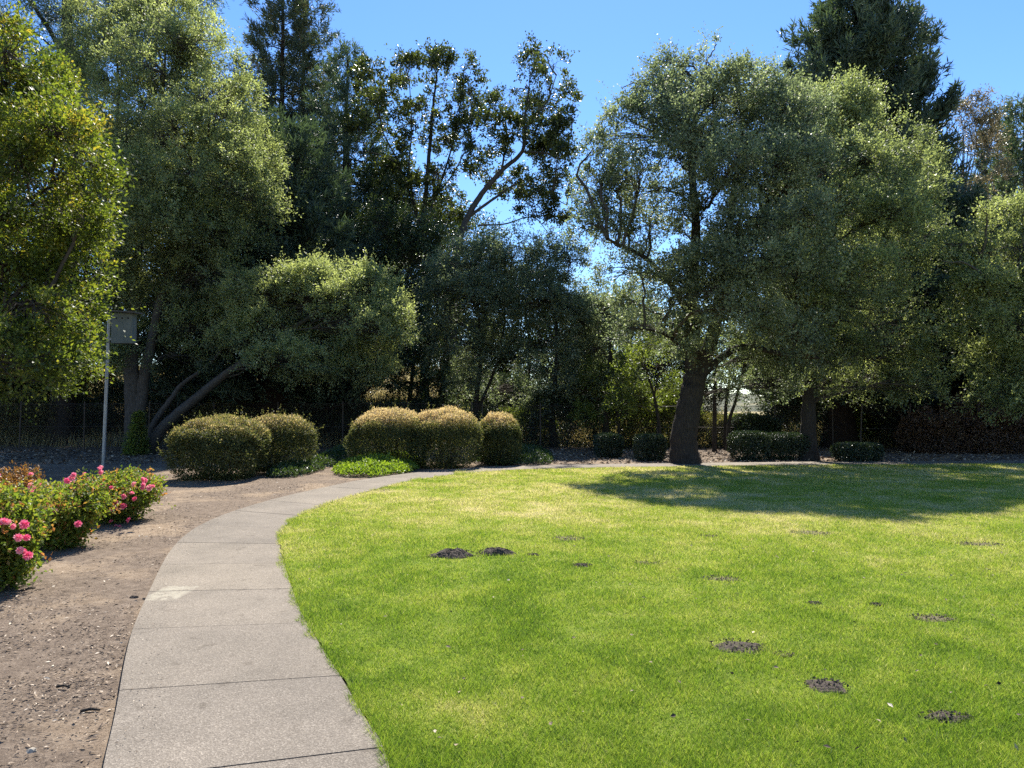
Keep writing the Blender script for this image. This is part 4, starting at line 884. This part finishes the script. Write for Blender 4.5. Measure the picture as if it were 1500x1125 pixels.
for px, d, w, h, mm, lb in fs:
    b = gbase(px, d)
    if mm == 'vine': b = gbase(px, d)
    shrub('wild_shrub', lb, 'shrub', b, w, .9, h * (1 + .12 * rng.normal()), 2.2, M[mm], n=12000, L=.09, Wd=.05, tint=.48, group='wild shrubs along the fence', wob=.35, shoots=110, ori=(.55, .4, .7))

# ivy climbing the foot of the left oak
b = gbase(200, 25.0); n = 2600
root = empty('ivy', b, 'glossy ivy clump climbing the foot of the many-stemmed left oak', 'ivy')
h = rng.random(n) ** 1.5 * 1.5; ang = rng.random(n) * 6.283; r = (.36 * (1 - h / 1.7) + .07) * rng.random(n) ** .5 * (.4 + 1.2 * fbm(h * 4, ang * 1.2, 3, 2))
pos = np.c_[np.cos(ang) * r + .07 * h, np.sin(ang) * r, h + .03] + b
V, f = leaf_quads(pos, np.c_[np.cos(ang), np.sin(ang), 0 * h] + rng.normal(0, .5, (n, 3)), rng.normal(0, .6, (n, 3)) + [0, -.6, .5], .06 + .05 * rng.random(n), .05 + .03 * rng.random(n))
mesh_obj('foliage', V, f, M['young'], root, tint=np.clip(rng.normal(.6, .25, n), 0, 1))
Vt, qt = tubes(np.stack([np.stack([b + [dx, -.05, 0], b + [dx * .5 + .03, 0, .7], b + [.1, .05, 1.4]]) for dx in (-.2, 0, .2)]), np.full((3, 3), .012), 4); mesh_obj('stems', Vt, qt, M['twig'], root)

# ground cover
def cover(lab, px0, px1, y0, y1, n, mat, hgt, L, tint):
    ax = px0 + (px1 - px0) * rng.random(n); ay = y0 + (y1 - y0) * rng.random(n)
    g0 = G((px0 + px1) / 2, (y0 + y1) / 2); gA = G(px0, (y0 + y1) / 2); gB = G(px1, (y0 + y1) / 2); gC = G((px0 + px1) / 2, y1); gD = G((px0 + px1) / 2, y0)
    an = rng.random(n) * 6.283; rr = np.sqrt(rng.random(n)); rx, ry = (gB[0] - gA[0]) / 2, (gD[1] - gC[1]) / 2
    w = 1 + .5 * (fbm(np.cos(an) * 1.5 + 5, np.sin(an) * 1.5, 9, 2) - .5)
    x = g0[0] + np.cos(an) * rx * rr * w; y = (gC[1] + gD[1]) / 2 + np.sin(an) * ry * rr * w
    le_x = np.interp(y, np.maximum.accumulate(le[:330, 1]), le[:330, 0]); k = (y < 18.3) & (x > le_x - .05); x = np.where(k, le_x - .05 - .3 * rng.random(n), x)
    z = hgt * np.sqrt(np.clip(1 - rr ** 2, 0, 1)) * (.5 + .9 * fbm(x * 2.5, y * 2.5, 13, 3)) * (.5 + .5 * rng.random(n)) + .03
    V, f = leaf_quads(np.c_[x, y, z], rng.normal(0, .7, (n, 3)) + [0, 0, .35], rng.normal(0, .5, (n, 3)) + [0, 0, .8], L * (.6 + .7 * rng.random(n)), L * .6 * (.6 + .7 * rng.random(n)))
    o = mesh_obj('ground_cover', V, f, mat, tint=np.clip(rng.normal(tint, .2, n), 0, 1)); tag(o, kind='stuff')
cover('', 494, 614, 676, 700, 13000, M['cover'], .36, .075, .62)
cover('', 470, 520, 664, 690, 4000, M['cover_dark'], .45, .08, .5)
cover('', 690, 812, 662, 684, 9000, M['cover_dark'], .4, .08, .5)
cover('', 400, 462, 686, 702, 3500, M['cover_dark'], .28, .07, .45)

# ------------------------------------------------------------------ roses
def petal_bloom(seed):
    r = np.random.default_rng(seed); V = []; n = 0
    c, a, nn, l, w, ti = [], [], [], [], [], []
    for ring, (m, tilt, ln) in enumerate(((4, 1.2, .022), (6, .8, .030), (8, .3, .036), (8, -.05, .036))):
        for j in range(m):
            an = j / m * 6.283 + ring * .5 + r.normal(0, .15)
            o = np.array([math.cos(an), math.sin(an), 0])
            c.append(o * .004 + np.array([0, 0, .004 * (3 - ring)])); a.append(o * math.cos(tilt) + np.array([0, 0, math.sin(tilt)])); nn.append(np.array([0, 0, 1.]) - o * math.sin(tilt) + r.normal(0, .15, 3)); l.append(ln); w.append(ln * .95); ti.append(.25 + .15 * ring + r.normal(0, .1))
    V, f = leaf_quads(np.array(c), np.array(a), np.array(nn), np.array(l), np.array(w), fold=-.25)
    return V, f, np.clip(ti, 0, 1)
def bloom_mesh(seed, shift):
    V, f, ti = petal_bloom(seed); o = mesh_obj('flower', V, f, M['petal'], tint=np.clip(ti + shift, 0, 1)); me = o.data; bpy.data.objects.remove(o); return me
BL = [bloom_mesh(1, -.05), bloom_mesh(2, .2), bloom_mesh(3, .45)]
def rose(label, px, by, w_px, top_y, flowers, mat='rose', n=9000, depth=.55, tint=.5, group='rose bushes in the mulch bed', d=None):
    g = G(px, by); d = g[1] + depth * .6; s = d / F; c = np.array([(px - 750) * s, d, 0]); rx = w_px / 2 * s; h = (600 - top_y) * s + 1.6
    root = empty('rose_bush', c, label, 'rose bush', group)
    nc = 26; an = rng.random(nc) * 6.283; rr = np.sqrt(rng.random(nc))
    tip = np.c_[np.cos(an) * rr * rx * .95, np.sin(an) * rr * depth, h * (.62 + .4 * rng.random(nc)) * (1 - .25 * rr ** 2)]
    b0 = np.c_[rng.normal(0, .06, nc), rng.normal(0, .06, nc), np.full(nc, -.03)]
    k = np.linspace(0, 1, 7)[None, :, None]
    pth = b0[:, None] * (1 - k) + tip[:, None] * k; pth[..., :2] += (pth[..., :2] * .0) + rng.normal(0, .025, (nc, 7, 2)); pth[:, :, 2] += .12 * h * np.sin(k[..., 0] * 3.14) 
    Vt, qt = tubes(pth + c, np.linspace(.008, .003, 7)[None] * np.ones((nc, 1)), 4); mesh_obj('canes', Vt, qt, M['twig'], root)
    # leaflets in clusters around the canes
    j = rng.integers(0, nc, n // 5); t = .12 + .9 * rng.random(n // 5) ** .85
    cp = np.stack([np.array([np.interp(tt, np.linspace(0, 1, 7), pth[i_, :, x]) for i_, tt in zip(j, t)]) for x in range(3)], 1)
    cp += rng.normal(0, 1, cp.shape) * np.array([.085, .085, .07]) * (rx / .5) ** .3
    cp[:, 2] = np.maximum(cp[:, 2], .04)
    lf = (cp[:, None] + rng.normal(0, .024, (len(cp), 5, 3))).reshape(-1, 3); m = len(lf)
    tt_ = np.repeat(tint + rng.normal(0, .2, len(cp)) + .12 * (t - .6) + .11 * sst(.88, 1.0, t), 5) + rng.normal(0, .1, m)
    V, f = leaf_quads(lf + c, rng.normal(0, .7, (m, 3)) + [0, 0, .15], rng.normal(0, .55, (m, 3)) + [0, 0, .7], .034 + .02 * rng.random(m), .022 + .012 * rng.random(m))
    mesh_obj('foliage', V, f, M[mat], root, tint=np.clip(tt_, 0, 1))
    for fx, fy, cnt, sp in flowers:
        fc = P(fx, fy, d - depth * .8) - c
        for q_ in range(int(cnt * 1.35 + .5)):
            o = bpy.data.objects.new('flower', BL[int(rng.integers(0, 3))]); COL.objects.link(o); o.parent = root
            off = rng.normal(0, (sp + 2.5) * s, 3); off[1] = off[1] * .7
            o.location = tuple(float(v) for v in fc + off); sc = .65 + .5 * rng.random(); o.scale = (sc, sc, sc)
            o.rotation_euler = (R(55) + rng.normal(0, .4), rng.normal(0, .4), rng.normal(0, .8))
rose('rose bush cut by the left edge, nearest of all, with few faded blooms', 5, 878, 96, 706, [(32, 813, 2, 3), (28, 780, 2, 5), (6, 765, 2, 4), (40, 770, 1, 3)], n=20000, depth=.5)
rose('rose bush full of pink blooms, green and standing over its own dark shadow', 95, 812, 120, 702, [(75, 744, 6, 6), (32, 748, 4, 5), (50, 738, 3, 5), (22, 752, 2, 4), (122, 768, 1, 2), (28, 777, 2, 5), (105, 702, 2, 4), (45, 712, 4, 5)], n=23000, depth=.55)
rose('rose bush with the deepest pink cluster, right end of the rose bed', 175, 772, 105, 692, [(135, 722, 9, 6), (132, 729, 6, 4), (123, 706, 5, 4), (167, 748, 6, 5), (170, 736, 3, 3), (207, 708, 4, 4), (219, 714, 3, 3), (163, 776, 4, 4), (146, 690, 3, 4), (165, 713, 1, 1), (184, 727, 2, 3), (142, 738, 3, 3)], n=22000, depth=.6)
rose('bronze-leaved rose bush at the back, near the left edge', 10, 748, 110, 686, [(0, 690, 1, 2)], mat='rose_bronze', n=8000, depth=.6, tint=.45)
rose('low green rose bush behind the nearest one, at the left edge', -5, 800, 90, 722, [(15, 752, 2, 3)], n=9000, depth=.5)

# ------------------------------------------------------------------ nest box on its pole
D = 19.0
pb = G(151, 685); D = pb[1]; s = D / F
root = empty('nest_box', pb, 'pale grey wooden nest box with three vent holes on a slim leaning pole', 'nest box')
pt = P(160.5, 458, D)
mb = MB(); mb.tube([pb - [0, 0, .2], (pb + pt) / 2, pt], .045, .045, sides=12, n=6); mb.build('pole', M['galv'], root)
x0, x1 = P(164, 500, D)[0], P(194.5, 500, D)[0]; z1, z0 = P(164, 459, D)[2], P(164, 503, D)[2]
yb = D - .05
mb = MB(); mb.box((x0, yb, z0), (x1, yb + .24, z1 - .004)); o = mb.build('box', M['boxpaint'], root, smooth=False)
bv = o.modifiers.new('b', 'BEVEL'); bv.width = .008; bv.segments = 2
for fx in (.24, .52, .80):
    m2 = MB(); an = np.linspace(0, 6.283, 15)[:-1]; cx = x0 + (x1 - x0) * fx; cz = z1 - .14
    rg = np.c_[cx + np.cos(an) * .024, np.full(14, yb - .003), cz + np.sin(an) * .024]; rb = rg + [0, .002, 0]
    m2.add(np.r_[rg, rb, [[cx, yb - .003, cz]]], [(i, (i + 1) % 14, 14 + (i + 1) % 14, 14 + i) for i in range(14)], [((i + 1) % 14, i, 28) for i in range(14)]); h_ = m2.build('vent_hole', M['black'], root, smooth=False); h_.parent = o
mb = MB(); rx0, rx1 = P(161, 450, D)[0], P(202, 450, D)[0]
V = np.array([(rx0, yb - .16, z1 + .04), (rx1, yb - .16, z1 - .015), (rx1, yb + .32, z1 + .01), (rx0, yb + .32, z1 + .065)]); V2 = V + [0, 0, .035]
mb.add(np.r_[V, V2], [(0, 3, 2, 1), (4, 5, 6, 7), (0, 1, 5, 4), (1, 2, 6, 5), (2, 3, 7, 6), (3, 0, 4, 7)]); mb.build('roof', M['boxroof'], root, smooth=False)
mb = MB(); xp = float(P(160, 480, D)[0])
for zz in (z0 + .12, z1 - .15): mb.box((xp - .02, yb + .03, zz - .03), (x0 + .02, yb + .08, zz + .03))
mb.build('bracket', M['galv'], root, smooth=False)

# ------------------------------------------------------------------ wire fence
def fence(label, x0, x1, y, hgt, step, seed):
    r = np.random.default_rng(seed); b = np.array([(x0 + x1) / 2, y, float(ground_z((x0 + x1) / 2, y))]); root = empty('wire_fence', b, label, 'fence', 'rusty wire fence runs')
    xs = np.arange(x0, x1 + .01, step); zs = ground_z(xs, xs * 0 + y)
    for i, (xx_, zz) in enumerate(zip(xs, zs)):
        m = MB(); tl = r.normal(0, .03, 2); m.tube([np.array([xx_, y, zz - .2]), np.array([xx_ + tl[0], y + tl[1], zz + hgt + .06])], .028, .028, sides=7, n=4); m.tube([np.array([xx_ + tl[0], y + tl[1], zz + hgt + .05]), np.array([xx_ + tl[0], y + tl[1], zz + hgt + .09])], .034, .012, sides=7, n=2); m.build('post', M['fence_metal'], root)
    # netting: slanted wires both ways plus three line wires
    n = int((x1 - x0) / .11); t = x0 + np.arange(n) * .11; z = ground_z(t, t * 0 + y)
    up = np.stack([np.c_[t, t * 0 + y, z + .03], np.c_[t + hgt * .5, t * 0 + y, z + hgt * .5], np.c_[t + hgt, t * 0 + y, ground_z(t + hgt, t * 0 + y) + hgt]], 1)
    dn = np.stack([np.c_[t + hgt, t * 0 + y + .006, ground_z(t + hgt, t * 0 + y) + .03], np.c_[t + hgt * .5, t * 0 + y + .006, z + hgt * .5], np.c_[t, t * 0 + y + .006, z + hgt]], 1)
    V, q_ = tubes(np.r_[up, dn], np.full((2 * n, 3), .0035), 3); mb = MB(); mb.add(V, q_)
    for k in (.04, .5, .99):
        tt = np.linspace(x0, x1, 40); V, q_ = tubes(np.c_[tt, tt * 0 + y - .01, ground_z(tt, tt * 0 + y) + hgt * k][None], np.full((1, 40), .008), 4); mb.add(V, q_)
    mb.build('wire_netting', M['fence_metal'], root)
fence('rusty wire fence run behind the left oaks and bushes', -25, -1.4, 28.6, 1.85, 2.6, 1)
fence('rusty wire fence run behind the small boxy bushes and thick oak trunk', -1.2, 12.9, 28.6, 1.75, 2.35, 2)
fence('rusty brown wire fence run in the right-hand shade', 13.1, 25, 26.8, 1.75, 1.9, 3)

# dry grass in the field beyond the fence
n = 90000
d = 29.5 * (95 / 29.5) ** rng.random(n); xx = (rng.random(n) * 2 - 1) * d * .82
h = (.25 + .5 * rng.random(n)) * np.interp(d, [29, 95], [1, 1.6]); az = rng.random(n) * 6.283
b = np.c_[xx, d, ground_z(xx, d) - .01]; sd_ = np.c_[np.cos(az), np.sin(az), 0 * az] * (.008 + .012 * rng.random(n))[:, None] * (d / 30)[:, None]
V = np.stack([b - sd_, b + sd_, b + np.c_[rng.normal(0, .25, n), rng.normal(0, .25, n), np.ones(n)] * h[:, None]], 1).reshape(-1, 3)
tag(mesh_obj('dry_grass', V, np.arange(3 * n).reshape(-1, 3), M['drygrass'], tint=np.clip(rng.normal(.5, .22, n), 0, 1)), kind='stuff')

# fallen leaves under the trees along the far edge
n = 16000
yy = 20.9 + 7.5 * rng.random(n); xx = -20 + 42 * rng.random(n); yb_ = np.interp(xx, ed[330:, 0], ed[330:, 1] + PW)
ok = (yy > yb_ + .02) | (xx < -3); xx, yy = xx[ok], yy[ok]; n = len(xx)
nl_ = 260; dl = 3.2 * (20 / 3.2) ** rng.random(nl_); xl = -2.6 + rng.random(nl_) * (dl * .8 + 2.6); ok = on_lawn(xl, dl); xx = np.r_[xx, xl[ok]]; yy = np.r_[yy, dl[ok]]; zz = np.r_[ground_z(xx[:n], yy[:n]), lawn_z(xl[ok], dl[ok]) + .025]; sz = np.r_[np.ones(n), np.full(ok.sum(), .28)]; n = len(xx)
V, f = leaf_quads(np.c_[xx, yy, zz + .01 + .02 * rng.random(n)], rng.normal(0, 1, (n, 3)) * [1, 1, .25], rng.normal(0, .4, (n, 3)) + [0, 0, 1], (.07 + .07 * rng.random(n)) * sz, (.04 + .04 * rng.random(n)) * sz)
tag(mesh_obj('fallen_leaves', V, f, M['chip'], tint=np.clip(rng.normal(.45, .25, n), 0, 1)), kind='stuff')

# a few stones and sticks in the mulch
sl = [('small pale stone in the mulch near the bottom edge', 46, 1102, .022), ('brown clod by the path, just below the pale joint smear', 197, 877, .03), ('dark clod left of the pale joint smear', 213, 879, .022)]
for lb, px, py, r_ in sl:
    g = G(px, py); u = rdir(42); hullv = g + u * r_ * (.75 + .5 * rng.random((42, 1))) * [1.2, 1, .6] + [0, 0, r_ * .3]
    import bmesh
    bm = bmesh.new(); [bm.verts.new(v) for v in hullv]; bmesh.ops.convex_hull(bm, input=bm.verts)
    lone = [v for v in bm.verts if not v.link_faces]; bmesh.ops.delete(bm, geom=lone, context='VERTS')
    me = bpy.data.meshes.new('stone'); bm.to_mesh(me); bm.free(); me.materials.append(M['stone'] if 'pale' in lb[:12] else M['soil']); o = bpy.data.objects.new('stone' if 'stone' in lb else 'clod', me); COL.objects.link(o); rebase(o); tag(o, lb, 'stone' if 'stone' in lb else 'clod')
for lb, p0, p1, r_ in (('short dark stick lying in the mulch low on the left', (118, 1042), (146, 1040), .009), ('dark stick in the mulch left of the path', (83, 1006), (102, 1007), .008), ('thin stick near the shadow of the blooming rose bush', (28, 866), (52, 861), .01)):
    a, b = G(*p0, z=.012), G(*p1, z=.014); mb = MB(); mb.tube([a, (a + b) / 2 + [0, .008, .006], b], r_, r_ * .6, sides=6, n=6); o = mb.build('stick', M['bark']); rebase(o); tag(o, lb, 'stick')
